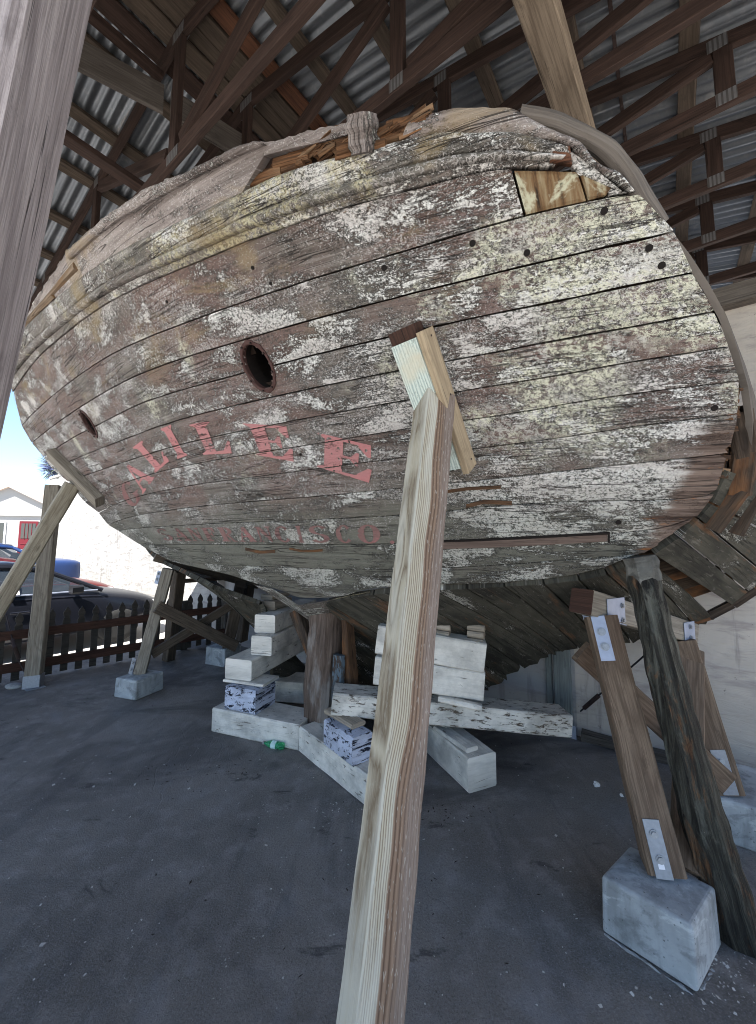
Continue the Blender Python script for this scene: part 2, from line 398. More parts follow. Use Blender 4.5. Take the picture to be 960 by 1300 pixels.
    c = n.mix(n.math('MULTIPLY', scr, .0 if zone in ('letter', 'faint', 'bottom') else .8), c, (.56, .525, .50))
    c = n.mix(flake, c, prim)
    # lichen: sulphur and grey green crusts, mostly to the right
    lb = n.noise(v, 2.6, 4, .62, .3)
    la = n.math('MULTIPLY', n.step(n.math('ADD', lb, n.math('MULTIPLY', n.step(x, 1.2, .4), .20)), .585, .72), n.math('MULTIPLY', n.step(z, 1.85, 2.12), n.step(z, 2.80, 2.74)))
    if zone == 'bead': la = n.step(n.math('ADD', lb, n.math('MULTIPLY', n.math('MULTIPLY', n.step(x, 3.0, 2.0), n.step(x, .3, .8)), .13)), .58, .72)
    lf = n.step(n.math('ADD', n.math('MULTIPLY', n.noise(n.mapp(pv, (40, 52, 1), (1, 8, 0)), 1.0, 10, .75, .6), .75), n.math('MULTIPLY', fine, .25)), .46, .53)
    lic = n.mix(n.step(fine, .3, .55), (.30, .295, .215), (.66, .64, .50))
    lic = n.mix(n.step(n.noise(v, 6, 4, .6), .5, .6), lic, n.mix(fine, (.40, .38, .34), (.68, .65, .58)))
    if zone == 'bead': lic = n.mix(n.step(fine, .3, .6), (.32, .24, .08), (.60, .56, .40))
    lic = n.mix(n.math('MULTIPLY', n.step(speck, .535, .585), .85), lic, (.06, .062, .045))
    amt = {'transom': .92, 'bead': .85, 'rail': .2, 'bottom': .12, 'letter': .1, 'faint': .2}[zone]
    c = n.mix(n.math('MULTIPLY', n.math('MULTIPLY', la, lf), amt), c, lic)
    if zone == 'transom':                       # plank ends stripped to bare brown wood at the lower right
        em = n.math('ADD', x, n.math('ADD', n.math('MULTIPLY', n.math('SUBTRACT', gr2, .5), .22), n.math('MULTIPLY', n.math('SUBTRACT', z, 1.9), .55)))
        em = n.math('MULTIPLY', n.step(em, -.03, -.10), n.step(z, 2.14, 2.02))
        bw = n.mix(n.step(n.math('ADD', n.math('MULTIPLY', grain, .5), n.math('MULTIPLY', gr2, .5)), .38, .6), (.055, .034, .026), (.225, .165, .135))
        bw = n.mix(n.step(n.noise(n.mapp(pv, (6, 40, 1), (2, 2, 2)), 1.0, 6, .7), .58, .66), bw, (.27, .11, .04))
        c = n.mix(em, c, bw)
    oc = n.math('MULTIPLY', n.step(n.noise(n.mapp(v, (1.3, 3.2, 1), (6, 6, 1)), 1.0, 7, .68, .5), .53, .63), n.step(z, 2.45, 2.85))
    c = n.mix(n.math('MULTIPLY', oc, {'transom': .42, 'bead': .5, 'rail': .4}.get(zone, 0.0)), c, n.mix(fine, (.17, .11, .05), (.46, .35, .17)))
    # rust and rot streaks
    ru = n.step(n.noise(n.mapp(v, (5.5, 19, 1), (4, 4, 1)), 1.0, 6, .66, .5), .69, .74)
    c = n.mix(n.math('MULTIPLY', ru, .75), c, n.mix(fine, (.085, .04, .02), (.30, .14, .06)))
    checks = n.math('MULTIPLY', n.step(n.math('ABSOLUTE', n.math('SUBTRACT', n.noise(n.mapp(pv, (1.1, 30, 1), (2, 5, 1)), 1.0, 3, .5, .2), .5)), .012, .003), n.step(n.noise(pv, 2.2, 2), .47, .57))
    c = n.mix(n.math('MULTIPLY', checks, .8), c, (.03, .025, .022))
    hgt = n.math('ADD', n.math('MULTIPLY', flake, .5), n.math('MULTIPLY', grain, .8))
    hgt = n.math('SUBTRACT', n.math('ADD', hgt, n.math('ADD', n.math('MULTIPLY', speck, .5), n.math('MULTIPLY', gr2, .5))), n.math('MULTIPLY', checks, 1.4))
    n.bump(hgt, .95, .008)
    return n.done(c, .85)
for zn in ('transom', 'rail', 'bead', 'bottom', 'letter', 'faint'): M['h_'+zn] = hull_mat('hull planking '+zn, zn)

def patch_mat():
    n = NB('stained repair block'); v = n.uv()
    g = n.noise(n.mapp(v, (34, 5, 1)), 1.0, 5, .65, .4)
    b = n.noise(v, 9, 5, .65, .3)
    c = n.ramp(g, [(.32, (.03, .019, .012)), (.46, (.15, .085, .04)), (.58, (.23, .165, .092)), (.74, (.36, .33, .24))])
    c = n.mix(n.step(b, .50, .60), c, (.44, .42, .30))
    c = n.mix(n.step(n.noise(v, 14, 5, .7), .58, .66), c, (.13, .12, .08))
    n.bump(n.math('ADD', g, b), .7, .012)
    return n.done(c, .85)
M['patch'] = patch_mat()

def crib_mat(name, tint, chip, chip_amt, cs=(11, 40, 1)):
    n = NB(name); r = n.math('MULTIPLY', n.rnd(), 31.0); v = n.vadd(n.uv(), n.comb(r, r, r))
    g = n.noise(n.mapp(v, (2, 60, 1)), 1.0, 4, .6, .3)
    ch = n.step(n.noise(n.mapp(v, cs), 1.0, 9, .74, .4), .66-chip_amt, .69-chip_amt)
    dirt = n.noise(v, 5, 6, .65)
    c = n.mix(n.step(dirt, .3, .75), tint, tuple(t*.5 for t in tint))
    sp_ = n.step(n.noise(n.mapp(v, (5, 13, 1), (5, 1, 0)), 1.0, 8, .74), .60, .67)
    c = n.mix(n.math('MULTIPLY', sp_, .55), c, tuple(t*.3 for t in tint))
    c = n.mix(n.math('MULTIPLY', n.step(g, .52, .7), .35), c, tuple(t*.5 for t in tint))
    c = n.mix(ch, c, n.mix(g, tuple(t*.6 for t in chip), chip))
    n.bump(n.math('SUBTRACT', n.math('MULTIPLY', g, .9), n.math('MULTIPLY', ch, .6)), .7, .006)
    
    return n.done(c, .8)
M['crib_white'] = crib_mat('chalky white painted timber', (.80, .755, .68), (.20, .17, .14), .04)
M['crib_cream'] = crib_mat('cream painted timber', (.78, .735, .665), (.25, .22, .185), .06)
M['crib_blue'] = crib_mat('blue white painted timber', (.56, .60, .73), (.020, .024, .042), .125, (18, 30, 1))
M['crib_patchy'] = crib_mat('worn white painted beam', (.76, .72, .65), (.14, .11, .085), .11)

def concrete_mat(name, lo, hi, stain):
    n = NB(name); p = n.obj()
    a = n.noise(p, 4, 7, .65); b = n.noise(n.mapp(p, (14, 14, 3)), 1.0, 5, .6)
    c = n.mix(n.step(a, .3, .7), lo, hi); c = n.mix(n.math('MULTIPLY', n.step(b, .45, .70), .75), c, stain)
    d_ = n.noise(n.mapp(p, (5, 5, 9), (2, 7, 1)), 1.0, 7, .7, .5)
    c = n.mix(n.math('MULTIPLY', n.step(d_, .52, .64), .55), c, tuple(v*.62 for v in stain)); c = n.mix(n.math('MULTIPLY', n.step(d_, .46, .36), .5), c, tuple(min(.75, v*1.35) for v in hi))
    pit = n.step(n.voro(p, 45), .16, .08)
    c = n.mix(n.math('MULTIPLY', pit, n.math('MULTIPLY', n.step(n.noise(p, 9, 2), .46, .56), .85)), c, tuple(v*.3 for v in lo))
    n.bump(n.math('ADD', a, n.math('MULTIPLY', pit, -.8)), .5, .008)
    return n.done(c, .85)
M['footing'] = concrete_mat('pale cast concrete', (.29, .31, .325), (.44, .46, .475), (.20, .21, .215))
M['kerb_conc'] = concrete_mat('stained concrete curb', (.27, .28, .30), (.42, .42, .41), (.20, .20, .20))

def asphalt_mat():
    n = NB('worn dark asphalt'); p = n.obj()
    a = n.noise(p, .9, 5, .6, .4); b = n.noise(p, 7, 6, .65); f = n.noise(p, 170, 3, .7)
    c = n.mix(n.step(a, .3, .7), (.135, .122, .112), (.255, .232, .213))
    c = n.mix(n.math('MULTIPLY', n.step(b, .45, .70), .6), c, (.31, .29, .28))
    tr_ = n.noise(n.mapp(p, (5, .7, 1), (0, 0, 0), (0, 0, .75)), 1.0, 5, .65, .3)
    c = n.mix(n.math('MULTIPLY', n.step(tr_, .54, .66), .45), c, (.08, .076, .078))
    c = n.mix(n.math('MULTIPLY', n.step(f, .50, .66), .55), c, (.25, .245, .25))
    f2 = n.noise(p, 105, 5, .75)
    c = n.mix(n.math('MULTIPLY', n.step(f2, .52, .64), .5), c, (.06, .056, .054)); c = n.mix(n.math('MULTIPLY', n.step(f2, .45, .36), .45), c, (.34, .32, .31))
    dust = n.step(n.noise(p, 2.1, 6, .68, .8), .56, .70)
    c = n.mix(n.math('MULTIPLY', dust, .45), c, (.27, .268, .28))
    stain = n.step(n.noise(n.mapp(p, (2.4, 4.5, 1), (7, 2, 0)), 1.0, 5, .65, .5), .62, .70)
    c = n.mix(n.math('MULTIPLY', stain, .7), c, (.032, .03, .031))
    lg = n.noise(n.mapp(p, (.55, .9, 1), (3, 9, 0), (0, 0, .5)), 1.0, 6, .66, .8)
    c = n.mix(n.math('MULTIPLY', n.step(lg, .5, .62), .62), c, (.062, .058, .06)); c = n.mix(n.math('MULTIPLY', n.step(lg, .44, .32), .35), c, (.25, .243, .25))
    spk = n.step(n.voro(p, 34), .07, .04)
    c = n.mix(n.math('MULTIPLY', spk, n.math('MULTIPLY', n.step(n.noise(p, 3.0, 4), .52, .6), .65)), c, (.02, .018, .018))
    wsp = n.step(n.voro(n.mapp(p, (1, 1, 1), (3.3, 1.7, 0)), 15), .05, .025)
    c = n.mix(n.math('MULTIPLY', wsp, n.math('MULTIPLY', n.step(n.noise(p, 1.7, 4), .48, .56), .75)), c, (.36, .35, .34))
    d1 = n.math('ABSOLUTE', n.math('SUBTRACT', n.noise(n.mapp(p, (.7, .35, 1), (1, 4, 0), (0, 0, .6)), 1.0, 5, .62, .3), .5))
    ck = n.math('MULTIPLY', n.step(d1, .004, .001), n.step(n.noise(p, .8, 2), .46, .55))
    c = n.mix(n.math('MULTIPLY', ck, .12), c, (.19, .18, .18))
    n.bump(n.math('ADD', n.math('MULTIPLY', f, .5), n.math('ADD', n.math('ADD', b, f2), n.math('MULTIPLY', ck, -.25))), .7, .01)
    return n.done(c, n.mix(dust, (.62, .62, .62), (.9, .9, .9)))
M['asphalt'] = asphalt_mat()

def lot_mat():
    n = NB('pale worn pavement'); p = n.obj()
    c = n.mix(n.noise(p, 1.2, 6, .6), (.33, .318, .30), (.45, .435, .415)); c = n.mix(n.math('MULTIPLY', n.step(n.noise(p, 120, 2), .5, .7), .3), c, (.16, .16, .16))
    return n.done(c, .9)
M['lot'] = lot_mat()

def roof_mat():
    n = NB('galvanised corrugated iron'); p = n.pos(); v = n.uv()
    a = n.noise(n.mapp(v, (.6, 3, 1)), 1.0, 5, .6); b = n.noise(p, 26, 4, .6)
    c = n.mix(a, (.17, .182, .20), (.30, .315, .335)); c = n.mix(n.math('MULTIPLY', n.step(b, .5, .72), .45), c, (.36, .36, .36))
    c = n.mix(n.math('MULTIPLY', n.step(n.noise(n.mapp(v, (1.2, 1.2, 1), (3, 1, 0)), 1.0, 6, .7), .6, .68), .6), c, (.50, .49, .47))
    c = n.mix(n.math('MULTIPLY', n.step(n.noise(n.mapp(v, (.8, 5, 1), (9, 1, 0)), 1.0, 5, .7), .66, .74), .6), c, (.12, .085, .06))
    return n.done(c, n.mix(b, (.34, .34, .34), (.55, .55, .55)), .7)
M['roof'] = roof_mat()

def stucco_mat(name, hi, lo, stain, amt):
    n = NB(name); p = n.obj()
    a = n.noise(p, 1.3, 6, .62, .3); tr = n.noise(n.mapp(p, (3, 3, 12)), 1.0, 5, .6, .4); v = n.noise(n.mapp(p, (9, 9, .9)), 1.0, 5, .65)
    c = n.mix(n.step(a, .3, .7), hi, lo)
    c = n.mix(n.math('MULTIPLY', n.step(tr, .5, .66), amt), c, stain)
    c = n.mix(n.math('MULTIPLY', n.step(v, .57, .70), amt*.9), c, tuple(s*.75 for s in stain))
    sp = n.step(n.noise(p, 24, 5, .7), .66, .70)
    c = n.mix(n.math('MULTIPLY', sp, amt), c, tuple(s*.5 for s in stain))
    pa = n.noise(n.mapp(p, (1, 1, 1.6), (4, 4, 2)), 1.6, 7, .68, .6)
    c = n.mix(n.math('MULTIPLY', n.step(pa, .55, .60), amt*.5), c, tuple(.5*(s+h_) for s, h_ in zip(stain, hi)))
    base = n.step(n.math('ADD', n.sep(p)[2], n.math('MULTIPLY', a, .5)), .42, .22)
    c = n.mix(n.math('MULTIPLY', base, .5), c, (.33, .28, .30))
    n.bump(n.math('ADD', tr, n.math('MULTIPLY', a, .8)), .6, .03)
    return n.done(c, .95)
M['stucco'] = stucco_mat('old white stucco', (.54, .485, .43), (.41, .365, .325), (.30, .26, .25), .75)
M['stucco_far'] = stucco_mat('rough white limewash', (.285, .28, .27), (.24, .235, .225), (.15, .14, .13), .8)
M['stucco_shaded'] = stucco_mat('stucco with painted shade', (.40, .385, .375), (.33, .315, .31), (.24, .225, .22), .5)  # same stucco made darker, the hull's shade put into its colour
M['post_green'] = wood('grey green wall post', (.23, .25, .24), (.13, .145, .14), rings=4, knot=False)
M['sill'] = wood('rotten sill timber', (.14, .12, .10), (.055, .045, .04), rings=5)
M['galv'] = flat('galvanised steel', (.34, .37, .46), .5, .4, var=.2, scale=30)
M['galv_dark'] = flat('dull galvanised plate', (.27, .29, .33), .5, .6, var=.25, scale=60)
M['bolt'] = flat('zinc bolt', (.30, .31, .33), .5, .5, var=.3, scale=90)
M['iron'] = flat('rusty iron', (.045, .03, .027), .75, .3, var=.5, scale=60)
M['port_rust'] = flat('rust red iron collar', (.075, .038, .033), .8, .1, var=.45, scale=50)
M['black'] = flat('black steel cable', (.015, .015, .017), .6)
M['dark_in'] = flat('painted interior shade', (.028, .018, .013), .9)  # near-black for backing sheets that stand in for shade inside the hull
M['hole'] = flat('painted hole shade', (.012, .009, .008), .95)  # near-black standing in for the shade in holes and seams
M['gpaint_blue'] = crib_mat('blue green rust scale', (.13, .17, .205), (.07, .05, .04), .15)
M['white_flake'] = flat('white paper scrap', (.75, .74, .72), .9, var=.15)
M['leafdust'] = flat('dead leaf crumbs', (.035, .026, .02), .9, var=.5)
M['litter'] = flat('paint flakes', (.55, .53, .5), .9, var=.3)
M['rubber'] = flat('tyre rubber', (.02, .02, .02), .85)
M['trim_black'] = flat('black trim', (.012, .012, .014), .45)
M['interior'] = flat('car interior', (.03, .03, .032), .9)
M['rim'] = flat('alloy rim', (.5, .5, .52), .3, .9)
def paint(name, c):
    n = NB(name); n.b.inputs['Coat Weight'].default_value = .35; n.b.inputs['Coat Roughness'].default_value = .12
    return n.done(n.mix(n.noise(n.obj(), 300, 2), tuple(v*.92 for v in c), c), .4, .2)
M['car_black'] = paint('black car paint', (.008, .009, .014)); M['car_red'] = paint('red car paint', (.085, .008, .008)); M['car_blue'] = paint('blue car paint', (.012, .035, .12))
def glass(name, c, alpha):
    n = NB(name); n.b.inputs['Specular IOR Level'].default_value = .6; n.b.inputs['Alpha'].default_value = alpha
    return n.done(c, .05)
M['carglass'] = glass('tinted car glass', (.02, .025, .03), .72)
M['pane'] = glass('dark window pane', (.03, .035, .04), 1.0)
def bottle_mat():
    n = NB('green bottle plastic'); n.b.inputs['Transmission Weight'].default_value = .75; n.b.inputs['IOR'].default_value = 1.3
    return n.done((.10, .62, .30), .12)
M['bottle'] = bottle_mat()
M['blabel'] = flat('pale bottle label', (.55, .75, .72), .5, var=.3, scale=60)
M['paperw'] = flat('white notice', (.78, .77, .82), .8, var=.05)
M['papero'] = flat('orange card', (.65, .28, .12), .8)
M['hwhite'] = flat('white house paint', (.30, .295, .29), .8, var=.05)
M['hred'] = flat('red painted door', (.10, .006, .012), .6)
M['hroof'] = flat('tan roof tile', (.42, .34, .29), .9)
M['frame_w'] = flat('white window frame', (.7, .7, .68), .7)
M['leaf'] = flat('grey green leaf', (.10, .12, .09), .8, var=.4)
M['bloom'] = flat('blue flower spike', (.10, .12, .24), .8, var=.4)
M['stem'] = flat('brown stem', (.16, .10, .07), .9)
M['lamp_glass'] = flat('headlight lens', (.6, .62, .65), .15, .2)
M['line'] = flat('white road paint', (.75, .75, .73), .8)
# ------------------------------------------------------------------ the hull: a raked, curved stern (u across, z up)
UC, KC, RK, W0, D0 = 2.635, 0.0723, 0.67, 1.2336, 0.5
def GG(du): return du*du if du < D0 else D0*D0 + 2*D0*(du-D0)
def dG(du): return 2*du if du < D0 else 2*D0
def wst(u, z): return W0 + KC*GG(u-UC) - RK*(z-2.4)
def S(u, z, off=0.0):
    n = Vector((KC*dG(u-UC), -1.0, -RK)).normalized()
    return L(u + n.x*off, wst(u, z) + n.y*off, z + n.z*off)
def hit(x, y):
    d = ray(x, y); du, dw, dz = d.dot(U), d.dot(W), d.z
    Fn = lambda t: W0 + KC*GG(t*du-UC) - RK*(H+t*dz-2.4) - t*dw
    a = .6
    while Fn(a) > 0 and a < 9: a += .1
    b = a; a -= .1
    for _ in range(36):
        m_ = .5*(a+b)
        if Fn(m_) > 0: a = m_
        else: b = m_
    return a*du, H+a*dz
SEAM = {
 'm_top': [(4.324,3.301),(3.609,3.232),(2.925,3.148),(2.22,3.107),(1.83,3.074),(1.583,3.07),(1.422,3.061),(1.32,3.069),(1.185,3.059),(1.081,3.059),(0.975,3.049),(0.908,3.031),(0.831,3.027),(0.727,3.026),(0.644,3.021),(0.538,3.002),(0.469,2.992),(0.355,2.956),(0.279,2.928),(0.201,2.893)],
 's0': [(5.359,3.123),(4.773,3.138),(4.093,3.107),(3.683,3.083),(3.297,3.052),(2.941,3.02),(2.576,3.001),(2.274,2.974),(2.043,2.957),(1.835,2.947),(1.659,2.938),(1.45,2.93),(1.357,2.932),(1.098,2.928),(0.885,2.903),(0.773,2.907),(0.666,2.9),(0.541,2.902),(0.444,2.892),(0.371,2.884),(0.302,2.872),(0.204,2.848)],
 's1': [(5.901,2.906),(5.067,2.906),(4.357,2.895),(3.562,2.86),(2.92,2.814),(2.399,2.779),(2.015,2.764),(1.658,2.753),(1.367,2.747),(1.117,2.749),(0.902,2.746),(0.74,2.748),(0.598,2.753),(0.465,2.756),(0.363,2.761),(0.275,2.76),(0.18,2.759),(0.108,2.759),(0.068,2.761),(0.021,2.751)],
 's2': [(5.979,2.739),(4.681,2.742),(3.621,2.712),(2.791,2.659),(2.152,2.631),(1.779,2.622),(1.448,2.618),(1.143,2.62),(0.957,2.614),(0.828,2.619),(0.57,2.621),(0.415,2.626),(0.248,2.63),(0.127,2.633),(-0.014,2.64),(-0.066,2.643)],
 's3': [(5.91,2.579),(5.061,2.584),(4.418,2.58),(3.752,2.57),(2.816,2.524),(2.285,2.505),(1.85,2.496),(1.581,2.491),(1.27,2.493),(1.007,2.496),(0.771,2.499),(0.543,2.501),(0.266,2.511),(0.081,2.518),(-0.113,2.528)],
 's4': [(5.89,2.439),(4.863,2.433),(4.101,2.424),(3.343,2.398),(2.433,2.37),(1.797,2.366),(1.506,2.366),(1.141,2.369),(0.761,2.375),(0.529,2.379),(0.286,2.39),(0.031,2.401),(-0.17,2.413)],
 's5': [(5.628,2.275),(4.714,2.29),(3.654,2.266),(2.578,2.243),(1.966,2.245),(1.58,2.243),(1.111,2.252),(0.745,2.264),(0.526,2.262),(0.304,2.275),(0.155,2.285),(-0.058,2.299),(-0.209,2.307)],
 's6': [(5.555,2.05),(4.554,2.157),(3.393,2.135),(2.716,2.126),(1.929,2.119),(1.467,2.124),(1.161,2.134),(0.744,2.149),(0.455,2.164),(0.321,2.168),(0.113,2.185),(-0.241,2.197)],
 's7': [(5.32,1.914),(4.503,2.01),(3.695,2.011),(2.87,2.001),(1.989,1.992),(1.671,2.002),(1.214,2.01),(0.715,2.028),(0.34,2.051),(0.092,2.068),(-0.237,2.088)],
 's8': [(5.274,1.779),(4.408,1.882),(3.063,1.852),(2.092,1.852),(1.613,1.856),(1.275,1.869),(0.898,1.884),(0.574,1.9),(0.362,1.912),(0.09,1.927),(-0.204,1.95)],
 's9': [(5.071,1.703),(4.463,1.735),(3.232,1.728),(2.196,1.715),(1.336,1.728),(0.949,1.747),(0.747,1.772),(0.383,1.779),(-0.129,1.788),(-0.161,1.796)],
 's10': [(4.675,1.544),(3.874,1.566),(2.968,1.559),(2.152,1.565),(1.65,1.573),(1.278,1.575),(1.035,1.585),(0.602,1.606),(0.239,1.624),(0.016,1.648),(-0.097,1.699)],
 's11': [(4.148,1.387),(3.773,1.369),(2.9,1.397),(2.266,1.404),(1.647,1.406),(1.385,1.41),(1.071,1.435),(0.728,1.463),(0.427,1.503),(0.192,1.53),(0.086,1.539)],
 'bot': [(3.796,1.352),(2.976,1.264),(2.71,1.249),(2.4,1.219),(2.3,1.119),(2.056,1.172),(1.799,1.228),(1.656,1.266),(1.435,1.316),(1.13,1.328),(0.75,1.369),(0.535,1.391),(0.37,1.422),(0.231,1.466),(0.122,1.546)],
}
rail_top = [(4.214,3.323),(3.859,3.305),(3.171,3.266),(2.668,3.258),(2.315,3.238),(2.025,3.223),(1.801,3.217),(1.71,3.209),(1.511,3.184),(1.259,3.168),(1.183,3.165),(1.048,3.136),(0.86,3.12)]
lip_bot = [(2.701,3.224),(2.093,3.188),(1.814,3.177),(1.519,3.162),(1.275,3.147),(1.187,3.147)]
cap_top = [(0.681,3.057),(0.612,3.072),(0.563,3.061),(0.466,3.047),(0.366,3.015),(0.319,2.996),(0.281,2.976),(0.227,2.938),(0.163,2.881),(0.133,2.861),(0.065,2.787),(0.036,2.755)]
cap_bot = [(0.713,3.025),(0.644,3.021),(0.538,3.002),(0.469,2.992),(0.355,2.956),(0.279,2.928),(0.201,2.893),(0.162,2.856),(0.107,2.804),(0.046,2.759)]
outer_top = [(0.311,3.001),(0.237,2.975),(0.202,2.955),(0.133,2.909),(0.08,2.853),(0.033,2.786),(0.001,2.73)]
right_edge = [(0.021,2.751),(0.006,2.725),(-0.047,2.648),(-0.067,2.619),(-0.093,2.575),(-0.113,2.53),(-0.138,2.491),(-0.165,2.426),(-0.181,2.398),(-0.2,2.338),(-0.214,2.271),(-0.218,2.221),(-0.234,2.197),(-0.241,2.194),(-0.24,2.09),(-0.233,2.078),(-0.226,2.032),(-0.214,1.976),(-0.206,1.918),(-0.188,1.864),(-0.161,1.796),(-0.128,1.739),(-0.097,1.699)]
patch = [(0.372,2.88),(0.18,2.838),(0.046,2.759),(0.068,2.761),(0.169,2.759),(0.355,2.761)]

def curve(pts):
    """monotone-ish interpolation of (u, z) points, u falling"""
    P = sorted(pts); us = [p[0] for p in P]; zs = [p[1] for p in P]; n = len(P)
    # light smoothing of the traced points
    for _ in range(2):
        zs = [zs[0]] + [(zs[i-1]+2*zs[i]+zs[i+1])/4 for i in range(1, n-1)] + [zs[-1]]
    sl = [(zs[i+1]-zs[i])/max(us[i+1]-us[i], 1e-6) for i in range(n-1)]
    tn = [sl[0]] + [(sl[i-1]+sl[i])/2 for i in range(1, n-1)] + [sl[-1]]
    def f(u):
        if u <= us[0]: return zs[0] + tn[0]*(u-us[0])
        if u >= us[-1]: return zs[-1] + tn[-1]*(u-us[-1])
        i = 0
        while us[i+1] < u: i += 1
        h = us[i+1]-us[i]; t = (u-us[i])/h
        return (2*t**3-3*t*t+1)*zs[i] + (t**3-2*t*t+t)*h*tn[i] + (-2*t**3+3*t*t)*zs[i+1] + (t**3-t*t)*h*tn[i+1]
    f.lo, f.hi = us[0], us[-1]
    return f
CV = {k: curve(v) for k, v in SEAM.items()}
hull = thing('ship_stern', 'wooden ship stern of weathered flaking maroon planks, shored up under the shed', 'ship stern', L(2.6, 2.4, 0))

PORTS = [(hit(328, 466), .083, .098), (hit(113, 538), .078, .088)]
mb_v, mb_f, mb_uv, mb_pl = [], [], [], []
def strip(top, bot, gt=.0024, gb=.0024, off=0.0, N=150, Mv=7, ul=None, ur=None, th=.045, prof=None, seed=None, ragL=0.0, ragR=0.0, store=None, jag=0.0):
    """one plank between two seam curves: front face with rounded arrises and returned edges"""
    V, Fc, UVv, PL = store if store else (mb_v, mb_f, mb_uv, mb_pl)
    pl = random.random() if seed is None else seed
    i0 = len(V); ins = []
    cols = list(range(-1, Mv+2))
    tl, tr = (top.hi if ul is None else ul[0]), (top.lo if ur is None else ur[0])
    bl, br = (bot.hi if ul is None else ul[1]), (bot.lo if ur is None else ur[1])
    for i in range(N+1):
        t = i/N; ut = tl+(tr-tl)*t; ub = bl+(br-bl)*t
        zt = top(ut)-gt; zb = bot(ub)+gb
        # slightly uneven plank edges
        e1 = mnoise.noise(Vector((ut*7, pl*50, 1)))*.0018; e2 = mnoise.noise(Vector((ub*7, pl*50, 7)))*.0018
        if jag: e1 += jag*(mnoise.noise(Vector((ut*11, 3, pl*9)))*.9 + mnoise.noise(Vector((ut*37, 5, pl*9)))*.6 + (.8 if mnoise.noise(Vector((ut*5, 8, pl*9))) > .25 else 0) - .4)
        zt += e1; zb += e2-(gb*1.8 if gb > .002 and ub < 1.3 else 0)*0
        for j in cols:
            q = min(max(j/Mv, 0), 1); o = off
            u_ = ut+(ub-ut)*q; z_ = zt+(zb-zt)*q
            if i == 0 and ragL: u_ += random.uniform(-ragL, 0)
            if i == N and ragR: u_ += random.uniform(-ragR*.2, ragR)
            if prof: o = off+prof(q)
            else: o += mnoise.noise(Vector((u_*1.7, z_*9, pl*20)))*.003
            if j < 0 or j > Mv: o = off-th
            elif j == 0 or j == Mv: o -= .0025
            if (i == 0 or i == N) and 0 <= j <= Mv: o -= .002
            V.append(S(u_, z_, o)); UVv.append((u_, z_)); PL.append(pl); ins.append((u_, z_))
    m = len(cols)
    for i in range(N):
        for j in range(m-1):
            c4 = [ins[i*m+j], ins[(i+1)*m+j+1]]
            cu = (c4[0][0]+c4[1][0])/2; cz = (c4[0][1]+c4[1][1])/2; skip = False
            for (pu, pz), ra, rb in PORTS:
                if ((cu-pu)/ra)**2 + ((cz-pz)/rb)**2 < 1: skip = True
            if skip: continue
            a = i0+i*m+j; Fc.append((a, a+1, a+m+1, a+m))
    for i, rev in ((0, False), (N, True)):            # close plank ends
        row = [i0+i*m+j for j in range(m)]; Fc.append(tuple(row if rev else row[::-1]))
# s0-s1 stops at the repair blocks on the right
strip(CV['s0'], CV['s1'], gb=.002, ur=(.375, .362), N=190, Mv=12, seed=.32)
order = ['s1', 's2', 's3', 's4', 's5', 's6', 's7', 's8', 's9', 's10', 's11']
seeds = [.62, .18, .45, .25, .58, .34, .8, .52, .7, .9]
for k in range(10):
    rag = 0 if k < 6 else .03
    gap = .0036 if k < 4 else .0026
    strip(CV[order[k]], CV[order[k+1]], gt=gap, gb=gap*.7, N=230, Mv=9, seed=seeds[k], ragR=rag)
strip(CV['s11'], CV['bot'], N=120, Mv=6, seed=.4, ul=(4.148, 3.796), ur=(.12, .14))
mesh('transom', mb_v, mb_f, M['h_transom'], hull, mb_uv, attr={'plank': mb_pl}, smooth=False)

# dark backing sheet added so the seams read as deep shade
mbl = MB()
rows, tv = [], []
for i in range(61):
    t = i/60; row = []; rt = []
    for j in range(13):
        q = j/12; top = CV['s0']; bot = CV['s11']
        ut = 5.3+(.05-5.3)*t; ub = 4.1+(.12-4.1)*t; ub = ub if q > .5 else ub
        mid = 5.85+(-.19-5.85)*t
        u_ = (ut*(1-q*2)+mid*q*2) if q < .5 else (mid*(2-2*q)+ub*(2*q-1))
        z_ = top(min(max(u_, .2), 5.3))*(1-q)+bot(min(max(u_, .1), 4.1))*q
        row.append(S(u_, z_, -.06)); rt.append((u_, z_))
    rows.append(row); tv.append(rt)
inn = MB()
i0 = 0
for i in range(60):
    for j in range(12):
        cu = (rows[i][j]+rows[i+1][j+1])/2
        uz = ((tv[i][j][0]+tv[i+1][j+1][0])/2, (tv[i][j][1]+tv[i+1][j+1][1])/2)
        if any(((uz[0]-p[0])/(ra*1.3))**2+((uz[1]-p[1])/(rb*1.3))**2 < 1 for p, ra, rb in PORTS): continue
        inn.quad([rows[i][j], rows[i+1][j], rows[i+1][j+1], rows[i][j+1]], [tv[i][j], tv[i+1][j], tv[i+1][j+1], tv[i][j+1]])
inn.build('seam_backing', M['dark_in'], hull)

